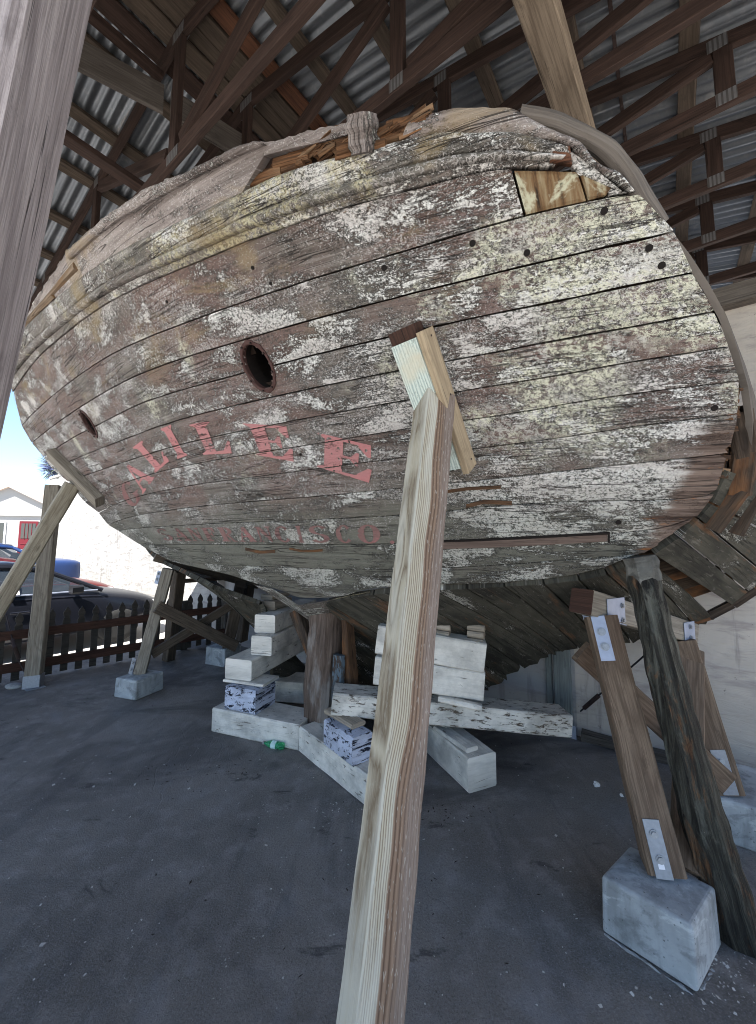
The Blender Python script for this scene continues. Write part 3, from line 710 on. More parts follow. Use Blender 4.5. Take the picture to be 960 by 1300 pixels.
# mooring ports: rusty collar with lugs, short black tube painting the shade inside
for (pu, pz), ra, rb in PORTS:
    V, Fc = [], []
    n = 40; prof = [(.98, -.10), (.97, -.02), (.97, .004), (1.01, .008), (1.10, .008), (1.15, .006), (1.16, -.012)]
    for i in range(n):
        a = 2*math.pi*i/n; rag = 1+mnoise.noise(Vector((i*.55, pu*9, 0)))*.05
        lug = .05 if (i % 5 == 0) else 0
        for k, (f, o) in enumerate(prof):
            ff = f*(rag if k >= 4 else 1) + (lug if k >= 4 else 0)
            V.append(S(pu+math.cos(a)*ra*ff, pz+math.sin(a)*rb*ff, o))
    m = len(prof)
    for i in range(n):
        for k in range(m-1): a = i*m+k; b = ((i+1) % n)*m+k; Fc.append((a, b, b+1, a+1))
    thr = MB(); thr.tube([S(pu, pz, -.09), S(pu, pz, -.22)], ra*1.25, 20); thr.f.pop(-2); del thr.uv[-40:-20]; thr.mi.pop()
    thr.build('port_shade_tube', M['hole'], hull)
    pc = mesh('mooring_port', V, Fc, None, hull, mats=[M['port_rust'], M['hole']], midx=[1 if k < 1 else 0 for _ in range(n) for k in range(m-1)])  # innermost ring painted near-black as the shade inside
    for i in range(0, n, 5):
        a = 2*math.pi*(i+2)/n; c = (pu+math.cos(a)*ra*1.06, pz+math.sin(a)*rb*1.06)
        MB().tube([S(*c, .010), S(*c, .018)], .006, 6).build('collar_bolt', M['iron'], pc)

# bolt holes: near-black discs that paint the shade in them
for (x, y) in [(488, 340), (600, 309), (669, 321), (767, 268), (824, 315), (840, 337), (907, 518), (321, 340), (344, 360), (212, 383), (382, 577), (785, 663)]:
    u_, z_ = hit(x, y); b = MB(); b.tube([S(u_, z_, -.006), S(u_, z_, .0035)], .012 if x > 400 else .008, 10); b.build('bolt_hole', M['hole'], hull)

# repair blocks at the right end of the top plank
def zone(px, off, th, mat, name, n=10, parent=None):
    """block whose front outline is given by four traced corners: TL, TR, BR, BL"""
    c = [hit(*p) for p in px]; b = MB(); P, T = [], []
    for i in range(n+1):
        t = i/n; row, tr = [], []
        for j in range(-1, n+2):
            q = min(max(j/n, 0), 1)
            u_ = (c[0][0]*(1-t)+c[1][0]*t)*(1-q)+(c[3][0]*(1-t)+c[2][0]*t)*q
            z_ = (c[0][1]*(1-t)+c[1][1]*t)*(1-q)+(c[3][1]*(1-t)+c[2][1]*t)*q
            o = off+mnoise.noise(Vector((u_*14, z_*14, off*90)))*.006
            if j < 0 or j > n: o = off-th
            elif j in (0, n) or i in (0, n): o -= .006
            row.append(S(u_, z_, o)); tr.append((u_, z_))
        P.append(row); T.append(tr)
    P = [[S(T[0][j][0], T[0][j][1], off-th) for j in range(n+3)]] + P + [[S(T[-1][j][0], T[-1][j][1], off-th) for j in range(n+3)]]
    T = [T[0]]+T+[T[-1]]
    b.grid(P, T); return b.build(name, mat, parent or hull)
zone([(653, 217), (733, 218), (744, 255), (668, 272)], .004, .05, M['patch'], 'repair_block')
zone([(736, 219), (776, 238), (770, 248), (747, 254)], .002, .05, M['patch'], 'repair_block')
zone([(772, 238), (800, 244), (790, 245), (774, 249)], -.004, .05, M['h_bead'], 'plank_end')

# slot with an exposed batten in the lowest planks
def ribbon(px, w_px, off, mat, name, th=.01):
    b = MB(); P, T = [], []
    for k, (x, y) in enumerate(px):
        a = hit(x, y); c = hit(x, y+w_px)
        P.append([S(*a, off-th), S(*a, off), S(*c, off), S(*c, off-th)]); T.append([a, a, c, c])
    b.grid(P, T); return b.build(name, mat, hull)
ribbon([(557, 688), (610, 686.5), (665, 684), (720, 681), (771, 678)], 8.5, .006, wood('bare purple brown batten', (.17, .125, .105), (.10, .068, .055), rings=3, knot=False), 'exposed_batten')
ribbon([(556, 686), (610, 684), (665, 681), (720, 678), (774, 675)], 2.2, .0062, M['hole'], 'open_seam')  # near-black strips paint the shade of the open seam
ribbon([(771.5, 675), (774, 675)], 13, .0066, M['hole'], 'open_seam')
# dark rotten slots
for px, wp in [([(368, 695), (383, 698), (396, 698), (410, 697)], 2.6), ([(312, 695), (330, 699), (350, 698)], 3.5), ([(566, 622), (595, 618), (636, 616)], 4), ([(592, 640), (615, 634), (650, 636)], 5)]:
    ribbon(px, wp, .0045, M['rot_dark'], 'rot_slot', th=.004)

# mouldings and rails above the planking
def band(top, bot, off, prof, mat, name, ul, ur, N=130, Mv=10, seed=.5, th=.05, rag=0.0, jag=0.0):
    st = ([], [], [], [])
    strip(top, bot, 0, 0, off=off, N=N, Mv=Mv, ul=ul, ur=ur, th=th, prof=prof, seed=seed, ragR=rag, ragL=rag, store=st, jag=jag)
    return mesh(name, st[0], st[1], mat, hull, st[2], attr={'plank': st[3]}, smooth=False)
mt, s0 = CV['m_top'], CV['s0']
class midc:                                                      # curve between moulding top and bottom
    def __init__(s, f): s.f = f; s.lo, s.hi = .2, 5.3
    def __call__(s, u): return mt(u)*(1-s.f) + s0(u)*s.f
wob = lambda q, k=0: 0
band(mt, midc(.55), .022, lambda q: .014*math.sin(math.pi*q)**.5, M['h_bead'], 'sheer_moulding', (4.4, 4.85), (.205, .20), seed=.2, rag=.01)
band(midc(.55), midc(.80), .030, lambda q: .020*math.sqrt(max(0, 1-(2*q-1)**2)), M['h_bead'], 'half_round', (4.85, 5.2), (.215, .23), N=150, seed=.85)
band(midc(.80), s0, .012, lambda q: .006*(1-q), M['h_bead'], 'lower_moulding', (5.2, 5.36), (.24, .25), seed=.6)
zone([(714, 186), (742, 202), (792, 244), (733, 221)], .004, .05, M['h_bead'], 'moulding_end')
zone([(378, 166), (530, 142), (535, 182), (372, 222)], -.05, .02, M['dark_in'], 'hollow_shade')  # dark board added behind the break to paint its shade
zone([(700, 189), (722, 188), (725, 211), (697, 209)], .030, .04, M['ridge_orange'], 'broken_end')
rt = curve(rail_top); lb = curve(lip_bot); lb2 = lambda u: lb(u); lb2.lo, lb2.hi = lb.lo, lb.hi
# main rail plank: left of the break
notch = curve([(0.83, 3.045), (1.0, 3.078), (1.183, 3.115), (1.3, 3.10), (1.42, 3.068)])
band(rt, mt, .012, None, M['h_rail'], 'rail_plank', (4.2, 4.324), (1.16, 1.38), N=260, Mv=9, seed=.3, jag=.006)
ut = curve([(0.86, 3.12), (1.048, 3.136), (1.183, 3.165), (1.259, 3.168)]); ubt = curve([(0.87, 3.085), (1.0, 3.098), (1.1, 3.112), (1.26, 3.13)])
band(ut, ubt, .012, None, M['h_rail'], 'rail_splinter', (1.25, 1.25), (.862, .872), N=90, Mv=4, seed=.7, rag=.012, jag=.008)
band(rt, lb2, .034, lambda q: .01*math.sin(math.pi*q), M['h_rail'], 'rail_lip', (2.68, 2.701), (1.2, 1.187), N=180, Mv=5, seed=.1, rag=.015, jag=.005)
# orange rot inside the break
st = MB()
for k in range(9):
    u0 = 1.34-.05*k+random.uniform(-.02, .02); st.beam(S(u0, 3.09+.004*k, -.03-.01*(k % 3)), S(u0-.16, 3.075+.002*k, -.02), .03, .035, jit=.012, seg=4)
st.build('rotten_core', M['rot'], hull)
st = MB(); st.beam(S(.93, 3.055, .0), S(.66, 3.045, -.03), .05, .05, jit=.02, seg=6); st.beam(S(.74, 3.06, -.02), S(.6, 3.06, -.02), .05, .04, jit=.02, seg=5); st.build('rotten_core', M['rot'], hull)
# timber head stump standing in the break
c0 = S(*hit(465, 198), .02); c1 = S(*hit(463, 150), .03)
stump = MB().beam(c0, c1, .098, .09, side=U, jit=.03, seg=14, ch=.02).build('timber_head', M['h_rail'], hull)
MB().beam(S(*hit(430, 205), .01), S(*hit(492, 188), .005), .03, .05, side=ZV, jit=.012, seg=6).build('broken_ledge', M['rot'], hull)
# right hand cap
cb = curve(cap_bot); ct = curve(cap_top)
band(ct, cb, .016, lambda q: .012*math.sin(math.pi*q), M['h_rail'], 'rail_cap', (.66, .70), (.036, .046), N=120, Mv=8, seed=.15, rag=.012, jag=.004)
b = MB()
for k in range(6): b.beam(S(.70-.012*k, 3.03+.006*k, .012), S(.62-.01*k, 3.035+.007*k, .016), .018, .02, jit=.008, seg=3)
b.build('splintered_end', M['rot'], hull)
ot = [(0.33, 3.008)] + outer_top
pts = [S(u_, z_, -.015)+W*.02 for u_, z_ in ot]; pts.append(S(-.03, 2.67, -.02)+W*.02)
b = MB()
fine_p = []
for i in range(len(pts)-1):
    q0, q1, q2, q3 = pts[max(i-1, 0)], pts[i], pts[i+1], pts[min(i+2, len(pts)-1)]
    for k in range(5):
        t = k/5; fine_p.append(.5*((2*q1)+(q2-q0)*t+(2*q0-5*q1+4*q2-q3)*t*t+(3*q1-q0-3*q2+q3)*t**3))
fine_p.append(pts[-1])
b.tube(fine_p, .030, 10); b.v = [v + Vector((mnoise.noise(v*9), mnoise.noise(v*9+Vector((5, 5, 5))), mnoise.noise(v*8)))*.009 for v in b.v]
b.build('bent_rail', M['oldboard'], hull)
# left end: split rail wood
b = MB(); b.beam(S(*hit(24, 424), .02), S(*hit(100, 338), .015), .035, .03, side=ZV, jit=.012, seg=9); b.beam(S(*hit(30, 418), .02), S(*hit(72, 375), .02), .02, .02, side=ZV, jit=.01, seg=6)
b.build('split_rail', wood('yellow brown split rail', (.27, .20, .14), (.11, .065, .035), rings=5, stain=(.22, .12, .05), stain_amt=.7, bump=.8), hull)

# lettering, painted straight on the planks: glyph outlines in a unit box, mapped to four traced corners
def arc(cx, cy, rx, ry, a0, a1, n=14): return [(cx+rx*math.cos(R_(a0+(a1-a0)*i/n)), cy+ry*math.sin(R_(a0+(a1-a0)*i/n))) for i in range(n+1)]
def ring(a0, a1, thick=.30, thin=.10, n=26, cx=.5, cy=.5, rx=.48, ry=.5):
    """round stroke, thick at the sides, thin at top and bottom: list of quads"""
    q = []
    for i in range(n):
        p = []
        for a in (a0+(a1-a0)*i/n, a0+(a1-a0)*(i+1)/n):
            r = R_(a); w_ = thin+(thick-thin)*abs(math.cos(r))
            p.append(((cx+rx*math.cos(r), cy+ry*math.sin(r)), (cx+(rx-w_)*math.cos(r), cy+(ry-w_*.75)*math.sin(r))))
        q.append([p[0][0], p[1][0], p[1][1], p[0][1]])
    return q
GL = {
 'I': [[(.2, 0), (.8, 0), (.8, .04), (.68, .12), (.68, .88), (.8, .96), (.8, 1), (.2, 1), (.2, .96), (.32, .88), (.32, .12), (.2, .04)]],
 'L': [[(.0, 0), (.95, 0), (1, .36), (.93, .36), (.72, .10), (.46, .08), (.46, .88), (.6, .96), (.6, 1), (0, 1), (0, .96), (.14, .88), (.14, .12), (0, .04)]],
 'E': [[(0, 0), (.5, 0), (.46, .06), (.46, .94), (.5, 1), (0, 1), (0, .97), (.13, .88), (.13, .12), (0, .03)], [(.46, .92), (.46, 1), (.95, 1), (.97, .66), (.90, .66), (.70, .92)], [(.46, 0), (.46, .07), (.70, .09), (.93, .36), (1, .36), (.97, 0)], [(.46, .47), (.60, .47), (.70, .34), (.75, .34), (.75, .70), (.70, .70), (.60, .54), (.46, .54)]],
 'F': [[(0, 0), (.6, 0), (.6, .04), (.46, .12), (.46, 1), (0, 1), (0, .96), (.13, .88), (.13, .12), (0, .04)], [(.46, .92), (.46, 1), (.95, 1), (.97, .64), (.90, .64), (.70, .92)], [(.46, .47), (.60, .47), (.70, .34), (.75, .34), (.75, .70), (.70, .70), (.60, .54), (.46, .54)]],
 'A': [[(.40, 1), (.56, 1), (.92, .1), (1, .04), (1, 0), (.55, 0), (.55, .04), (.63, .1), (.38, .82)], [(.40, 1), (.44, .88), (.20, .1), (.30, .04), (.30, 0), (0, 0), (0, .04), (.10, .1)], [(.24, .30), (.60, .30), (.60, .37), (.26, .37)]],
 'N': [[(0, 0), (.34, 0), (.34, .04), (.22, .1), (.22, .9), (.13, .9), (.13, .1), (0, .04)], [(0, 1), (.32, 1), (.88, .25), (.88, 0), (.80, 0), (.08, .94), (0, .96)], [(.66, 1), (1, 1), (1, .96), (.88, .9), (.88, .1), (.79, .1), (.79, .9), (.66, .96)]],
 'R': [[(0, 0), (.56, 0), (.56, .04), (.44, .12), (.44, .88), (.5, 1), (0, 1), (0, .96), (.13, .88), (.13, .12), (0, .04)], [(.42, .5), (.58, .5), (.86, .06), (1, .04), (1, 0), (.72, 0)]] + ring(-90, 90, .26, .07, 16, .46, .74, .44, .26),
 'C': ring(45, 315, .30, .08), 'O': ring(0, 360, .30, .08, 36),
 'G': ring(48, 330, .30, .08) + [[(.60, .45), (1, .45), (1, .40), (.90, .36), (.90, .06), (.66, .06), (.66, .36), (.60, .40)]],
 'S': ring(30, 270, .25, .09, 18, .5, .74, .42, .26) + ring(90, -150, .25, .09, 18, .5, .26, .44, .26),
 '.': [arc(.5, .12, .4, .12, 0, 345, 12)],
}
def letter(ch, q, off=.0048, mat='h_letter'):
    """q: TL, TR, BR, BL pixel corners; the paint is broken where a seam crosses it"""
    bm = bmesh.new()
    for poly in GL[ch]:
        vs_ = []
        for (x, y) in poly:
            px = (q[0][0]*(1-x)+q[1][0]*x)*y + (q[3][0]*(1-x)+q[2][0]*x)*(1-y)
            py = (q[0][1]*(1-x)+q[1][1]*x)*y + (q[3][1]*(1-x)+q[2][1]*x)*(1-y)
            u_, z_ = hit(px, py); vs_.append(bm.verts.new((u_, z_, 0)))
        try: bm.faces.new(vs_)
        except ValueError: pass
    bmesh.ops.remove_doubles(bm, verts=bm.verts, dist=.0004)
    bmesh.ops.triangulate(bm, faces=bm.faces)
    for _ in range(5):
        es = [e for e in bm.edges if e.calc_length() > .007]
        if not es: break
        bmesh.ops.subdivide_edges(bm, edges=es, cuts=1); bmesh.ops.triangulate(bm, faces=[f for f in bm.faces if len(f.verts) > 3])
    kill = []
    for f in bm.faces:
        c = f.calc_center_median()
        if any(abs(CV[k](c.x)-c.y) < .0028 for k in order): kill.append(f)
        elif mnoise.noise(Vector((c.x*38, c.y*38, 3))) > .47: kill.append(f)
    bmesh.ops.delete(bm, geom=kill, context='FACES')
    bm.verts.index_update(); uvs = [(v.co.x, v.co.y) for v in bm.verts]
    o = mesh('painted_letter', [S(v.co.x, v.co.y, off+mnoise.noise(Vector((v.co.x*1.7, v.co.y*9, 4)))*.0) for v in bm.verts], [tuple(v.index for v in f.verts) for f in bm.faces], M[mat], hull, uvs, attr={'plank': [.3]*len(uvs)})
    bm.free(); return o
NAME = [('G', (150, 617), (167, 606), (182, 633), (166, 648)), ('A', (157, 597), (168, 583), (197, 606), (182, 627)), ('L', (169, 568), (189, 553), (217, 584), (198, 600)),
        ('I', (200, 546), (222, 537), (243, 576), (222, 584)), ('L', (241, 539), (283, 531), (297, 575), (259, 577)), ('E', (309, 537), (367, 541), (375, 586), (326, 577)), ('E', (404, 549), (475, 566), (471, 613), (403, 592))]
for k_, (ch, *q) in enumerate(NAME): letter(ch, q, mat='h_faint' if k_ < 1 else 'h_letter')
xs = [(203, 219), (222, 240), (242, 257), (260, 276), (280, 299), (303, 324), (327, 347), (350, 371), (376, 387), (392, 420), (427, 449), (454, 484)]
for (xa, xb), ch in zip(xs, 'SANFRANCISCO'):
    t = (xa-203)/280; y0 = 671-6*t; y1 = 686+4*t; sh = 9*(1-t)+2
    letter(ch, [(xa-sh*.6, y0), (xb-sh*.6, y0-.5), (xb+sh*.4, y1), (xa+sh*.4, y1-.3)], mat='h_faint')
letter('.', [(494, 672), (501, 672), (502, 690), (495, 690)], mat='h_faint')

# ---- side strakes and bottom planking forward of the transom (cut off ragged at w = 3.3), both sides
def loft(near, far, name, mat, n=9, parent=hull, seed=0, jag=.05, sag=.0, th=.04, mirror=False):
    V, Fc, UVv, PL = [], [], [], []
    for k in range(len(near)-1):
        if near[k] is None or near[k+1] is None: continue
        a0, a1, f0, f1 = near[k], near[k+1], far[k], far[k+1]
        pl = random.random(); sub = 4; i0 = len(V); ln = (f0-a0).length
        jj = [random.uniform(-jag, jag) for _ in range(sub+1)]
        for i in range(n+1):
            for j in range(sub+1):
                q = .03+.94*j/sub; t = i/n
                A = a0.lerp(a1, q); Fp = f0.lerp(f1, q)
                p = A.lerp(Fp, t*(1+jj[j]/max(ln, .3)*(i == n))) + (ZV*-sag*4*t*(1-t))
                if mirror: u_ = p.dot(U); p = p + U*(5.5-2*u_)
                V.append(p); UVv.append((ln*t+pl*3, q*.16+k*.2)); PL.append(pl)
        for i in range(n):
            for j in range(sub): a = i0+i*(sub+1)+j; Fc.append((a, a+1, a+sub+2, a+sub+1))
    o = mesh(name, V, Fc, mat, parent, UVv, attr={'plank': PL})
    sm = o.modifiers.new('thickness', 'SOLIDIFY'); sm.thickness = th; sm.offset = 0
    return o
T = lambda x, y: S(*hit(x, y), -.012)
WF = 3.3
nearA = [T(921, 596), T(900, 638), T(884, 657), T(860, 680), T(828, 702)]
farA = [gw(1060, 640, WF), gw(1010, 695, WF), gw(975, 733, WF), gw(950, 751, WF), gw(929, 768, WF)]
for mir in (False, True):
    loft(nearA, farA, 'side_planking', M['h_bottom'], mirror=mir, jag=.02)
nearB = [S(.135, 1.53, -.02), T(800, 712), T(770, 727), T(735, 734), T(690, 739), T(640, 742), T(592, 745), T(550, 747), T(508, 749), T(474, 753), T(445, 757), T(415, 764), L(2.32, 2.42, 1.0), L(2.34, 2.5, .74), L(2.36, 2.52, .5), L(2.38, 2.52, .28)]
farB = [gw(905, 783, WF), gw(880, 792, WF), gw(845, 803, WF), gw(800, 812, WF), gw(765, 817, WF), gw(735, 821, WF), gw(712, 824, WF), gw(693, 829, WF), gw(664, 846, WF), gw(640, 860, WF), gw(618, 872, WF), gw(600, 884, WF), L(1.75, WF, .17), L(1.95, WF, .12), L(2.12, WF, .09), L(2.3, WF, .06)]
for mir in (False, True):
    loft(nearB, farB, 'bottom_planking', M['h_bottom'], mirror=mir, jag=.045, sag=-.02)
# cut edge frame along the forward end, and ribs seen through the missing strake
b = MB(); fp = [gw(985, 725, WF-.04), gw(960, 752, WF-.04), gw(930, 771, WF-.04), gw(900, 786, WF-.04), gw(872, 794, WF-.04), gw(820, 806, WF-.04)]
for a_, c_ in zip(fp[:-1], fp[1:]): b.beam(a_+ZV*.02, c_+ZV*.02, .05, .05, seg=2, jit=.006)
b.build('end_frame', M['frame_wood'], hull)
for k in range(6):
    t = .12+.15*k
    a_ = nearA[4].lerp(farA[4], t)+ZV*.09+U*.04; c_ = nearB[0].lerp(farB[0], t)+ZV*.08+U*.12
    beam_obj('hull_rib', a_+(a_-c_)*.5, c_+(c_-a_)*.8, .09, .07, M['frame_wood'], hull, jit=.008, seg=4, side=W)
b = MB()
for k in range(5): b.beam(L(.2+.09*k, 2.5, 1.62), L(.1+.09*k, 3.25, 1.45), .08, .03, seg=2, jit=.006)
b.build('inner_ceiling', M['frame_wood'], hull)
# frames standing open behind the right edge where the side planking is gone
def poly_beam(name, pts, w, h, mat, side=None, jit=.008):
    b = MB()
    for a_, c_ in zip(pts[:-1], pts[1:]): b.beam(a_, c_+(c_-a_).normalized()*.02, w, h, side=side, jit=jit, seg=3, ch=.012)
    return b.build(name, mat, hull)
poly_beam('hull_frame', [L(-.245, 2.14, 2.13), L(-.27, 2.22, 1.98), L(-.25, 2.30, 1.83), L(-.16, 2.36, 1.68)], .10, .09, M['frame_wood'], W)
poly_beam('hull_frame', [L(-.30, 2.42, 2.16), L(-.33, 2.48, 1.98), L(-.31, 2.52, 1.82), L(-.24, 2.55, 1.66)], .09, .10, M['frame_wood'], W)
poly_beam('hull_frame', [L(-.33, 2.68, 2.05), L(-.36, 2.72, 1.90), L(-.34, 2.74, 1.74)], .09, .09, M['frame_wood'], W)
poly_beam('hull_frame', [L(.02, 2.45, 2.2), L(-.02, 2.5, 1.95), L(.05, 2.55, 1.7)], .5, .04, M['dark_in'], W)  # not a frame: dark panel added as shade behind the gap
# thin sheer board running down outside the right edge
V, Fc, UVv = [], [], []
sp = [(0.010, 2.70), (-.047, 2.648), (-.093, 2.575), (-.138, 2.491), (-.181, 2.398), (-.214, 2.28), (-.238, 2.17), (-.25, 2.06), (-.245, 1.97)]
for k, (u_, z_) in enumerate(sp):
    g = .006+.030*k/8; base = S(u_-.004, z_, -.03)
    for q in range(4):
        V.append(base - U*(g+.035*q/3*(.3+k/8)) + W*(.02+.14*q/3)); UVv.append((z_, q*.04))
for k in range(len(sp)-1):
    for q in range(3): a = k*4+q; Fc.append((a, a+1, a+5, a+4))
sh = mesh('sheer_board', V, Fc, M['oldboard'], hull, UVv); sm = sh.modifiers.new('thickness', 'SOLIDIFY'); sm.thickness = .022; sm.offset = 0

# pointed knuckle where the lowest planks meet over the stern post
b = MB()
up_ = [(322, 741), (345, 746), (362, 756), (380, 768), (410, 763), (440, 756), (470, 750)]
lo_ = [gw(352, 760, 2.30), gw(366, 769, 2.32), gw(378, 779, 2.35), gw(393, 788, 2.38), gw(420, 789, 2.42), gw(450, 776, 2.50), gw(480, 764, 2.5)]
P = [[S(*hit(x, y), .006), S(*hit(x, y), -.004).lerp(q, .5)+ZV*-.008, q] for (x, y), q in zip(up_, lo_)]
b.grid(P, [[(i*.12, j*.1) for j in range(3)] for i in range(len(P))]); kn_ = b.build('stern_knuckle', M['h_bead'], hull)
a = kn_.data.attributes.new('plank', 'FLOAT', 'POINT')
for i in range(len(a.data)): a.data[i].value = .35
# dark sheet added just inside the right edge as the open quarter's shade
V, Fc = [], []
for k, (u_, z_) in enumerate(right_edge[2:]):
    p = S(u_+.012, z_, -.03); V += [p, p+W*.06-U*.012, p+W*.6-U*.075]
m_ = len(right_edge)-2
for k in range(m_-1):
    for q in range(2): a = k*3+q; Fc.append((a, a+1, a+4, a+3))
mesh('quarter_shade', V, Fc, M['dark_in'], hull)
# splintered, rusty plank ends along the lower right edge and crumbs of rot along the open rail
rs_ = random.Random(5); b = MB(); b2 = MB()
for k in range(70):
    t = rs_.random(); i = 13+t*8.8; i0 = int(i); f_ = i-i0
    e0, e1 = right_edge[i0], right_edge[min(i0+1, len(right_edge)-1)]; u_ = e0[0]+(e1[0]-e0[0])*f_; z_ = e0[1]+(e1[1]-e0[1])*f_
    p = S(u_+rs_.uniform(-.004, .03), z_, -rs_.uniform(.004, .05)); ln = rs_.uniform(.03, .09)
    (b if rs_.random() < .45 else b2).beam(p+U*ln*.6, p-U*ln*.35+ZV*rs_.uniform(-.01, .01)+W*rs_.uniform(0, .03), rs_.uniform(.008, .028), rs_.uniform(.006, .018), seg=2, jit=.004, ch=.002, w1=.003)
b3 = MB()
for k in range(34):
    t = rs_.random(); i = 12+t*9.8; i0 = int(i); f_ = i-i0
    e0, e1 = right_edge[i0], right_edge[min(i0+1, len(right_edge)-1)]; u_ = e0[0]+(e1[0]-e0[0])*f_; z_ = e0[1]+(e1[1]-e0[1])*f_
    p = S(u_+.01, z_, -.05)+W*rs_.uniform(.02, .22)-U*rs_.uniform(-.01, .03); ln = rs_.uniform(.06, .14)
    (b3 if k % 3 else b).beam(p-ZV*ln*.7+U*ln*.25, p+ZV*ln*.7-U*.02+W*rs_.uniform(-.03, .03), rs_.uniform(.02, .05), rs_.uniform(.015, .03), seg=4, jit=.012, ch=.004, w1=.012)
b3.build('rotten_core', M['rot_dark'], hull)
b.build('splintered_end', M['rot'], hull); b2.build('splintered_end', M['rot_dark'], hull)
b = MB()
for k in range(46):
    x = rs_.uniform(372, 535); y = 204-(x-372)*.20+rs_.uniform(-16, 3); p = S(*hit(x, y), rs_.uniform(-.03, .012)); ln = rs_.uniform(.02, .07)
    b.beam(p+U*ln, p-U*ln+ZV*rs_.uniform(-.012, .016), rs_.uniform(.008, .022), rs_.uniform(.006, .016), seg=2, jit=.005, ch=.002, w1=.004)
b.build('rotten_core', M['rot'], hull)
# stern post, its metal scale and rotten cheek
MB().beam(L(2.36, 2.42, 0.0), L(2.27, 2.40, 1.06), .27, .26, side=U, jit=.03, seg=16, ch=.04).build('stern_post', wood('wet brown stern post', (.17, .125, .10), (.05, .034, .027), rings=6, stain=(.30, .285, .27), stain_amt=.6, bump=1.0), hull)
MB().beam(L(2.11, 2.33, .12), L(2.10, 2.33, .72), .09, .05, side=U, jit=.012, seg=8).build('metal_strap', M['gpaint_blue'], hull)
MB().beam(L(2.0, 2.42, .1), L(2.08, 2.40, .98), .06, .10, side=U, jit=.02, seg=8).build('rotten_cheek', M['rot_dark'], hull)
MB().beam(L(2.6, 2.35, 1.0), L(2.42, 2.36, .66), .10, .10, side=W, jit=.01, seg=4, w1=.05).build('post_knee', M['frame_wood'], hull)
MB().beam(L(2.36, 2.5, .16), L(2.45, 3.35, .14), .22, .26, side=U, jit=.015, seg=6).build('keel', M['dark_pile'], hull)
# ------------------------------------------------------------------ the shed over the stern
shed = thing('open_shed', 'open timber shed with corrugated iron roof on closely spaced wooden trusses', 'shed', L(2.4, 1.0, 0))
UR, ZR, SL = 2.42, 4.99, .2                     # ridge position, underside height of purlins there, slope
ztop = lambda u: ZR - SL*abs(u-UR)
WK = [-3.05, -2.45, -1.85, -1.25, -.7, -.12, .478, 1.085, 1.60, 2.16, 2.74, 3.37, 4.01, 4.68, 5.3, 5.9]
ZC = 3.99
EAV_R, EAV_L = -1.75, 6.6
def truss_meshes():
    b = MB()
    b.beam(L(EAV_R, 0, ZC+.045), L(EAV_L, 0, ZC+.045), .089, .038, side=ZV, ch=.003, seg=6)
    zz = lambda u: ztop(u)-.045
    b.beam(L(UR, 0, zz(UR)), L(EAV_R-.35, 0, zz(EAV_R-.35)), .089, .038, side=ZV, ch=.003, seg=4)
    b.beam(L(UR, 0, zz(UR)), L(EAV_L+.15, 0, zz(EAV_L+.15)), .089, .038, side=ZV, ch=.003, seg=4)
    return b
webs = []
def zl(u): return ztop(u)-.09
for (a, za, c, zc) in [((UR), zl(UR)+.03, UR+.02, ZC+.09), (1.05, zl(1.05)+.01, 1.05, ZC+.088), (-.38, zl(-.38)+.01, -.38, ZC+.088), (3.82, zl(3.82)+.01, 3.82, ZC+.088), (5.25, zl(5.25)+.01, 5.25, ZC+.088),
                       (-.33, zl(-.33)-.02, .98, ZC+.10), (1.12, zl(1.12)-.03, UR-.08, ZC+.12), (3.75, zl(3.75)-.03, UR+.1, ZC+.12), (5.2, zl(5.2)-.02, 3.88, ZC+.10)]:
    webs.append((L(a, 0, za), L(c, 0, zc)))
plates = [(UR, ZC+.05), (1.05, ZC+.05), (-.38, ZC+.05), (3.82, ZC+.05), (5.25, ZC+.05), (UR, ztop(UR)-.07), (1.07, ztop(1.07)-.055), (-.36, ztop(-.36)-.05), (3.8, ztop(3.8)-.055), (5.22, ztop(5.22)-.05)]
def plate_mat():
    n = NB('toothed connector plate'); v = n.uv(); s = n.sep(v)
    st = n.math('PINGPONG', n.math('MULTIPLY', s[0], 95.0), 1.0)
    c = n.mix(n.step(st, .3, .6), (.07, .068, .068), (.26, .265, .275)); c = n.mix(n.noise(n.obj(), 30, 4), c, (.15, .135, .125))
    return n.done(c, .5, .5)
M['plate'] = plate_mat()
def make_truss(w):
    b = truss_meshes(); t = b.build('truss', M['truss'], shed)
    return t
t0 = truss_meshes().build('truss', M['truss'], None, origin=L(UR, 0, ZC)); t0.parent = shed
t0.location = t0.location - shed.location
for a_, c_ in webs:
    o = beam_obj('web', a_, c_, .038, .085, M['truss'], None, L(UR, 0, ZC), side=W, ch=.003, seg=2); o.parent = t0; o.location = (0, 0, 0)
for (u_, z_) in plates:
    b = MB(); hw = .045 if abs(u_-UR) > .1 else .07
    for sgn in (-1, 1): b.beam(L(u_-hw, sgn*.0205, z_), L(u_+hw, sgn*.0205, z_), .075, .002, side=ZV, ch=.0003)
    o = b.build('connector_plate', M['plate'], None, L(UR, 0, ZC)); o.parent = t0; o.location = (0, 0, 0)
base_loc = t0.location.copy()
for i, w in enumerate(WK):
    if i == 0: t0.location = base_loc + W*w
    else: dup(t0, base_loc + W*w, shed)
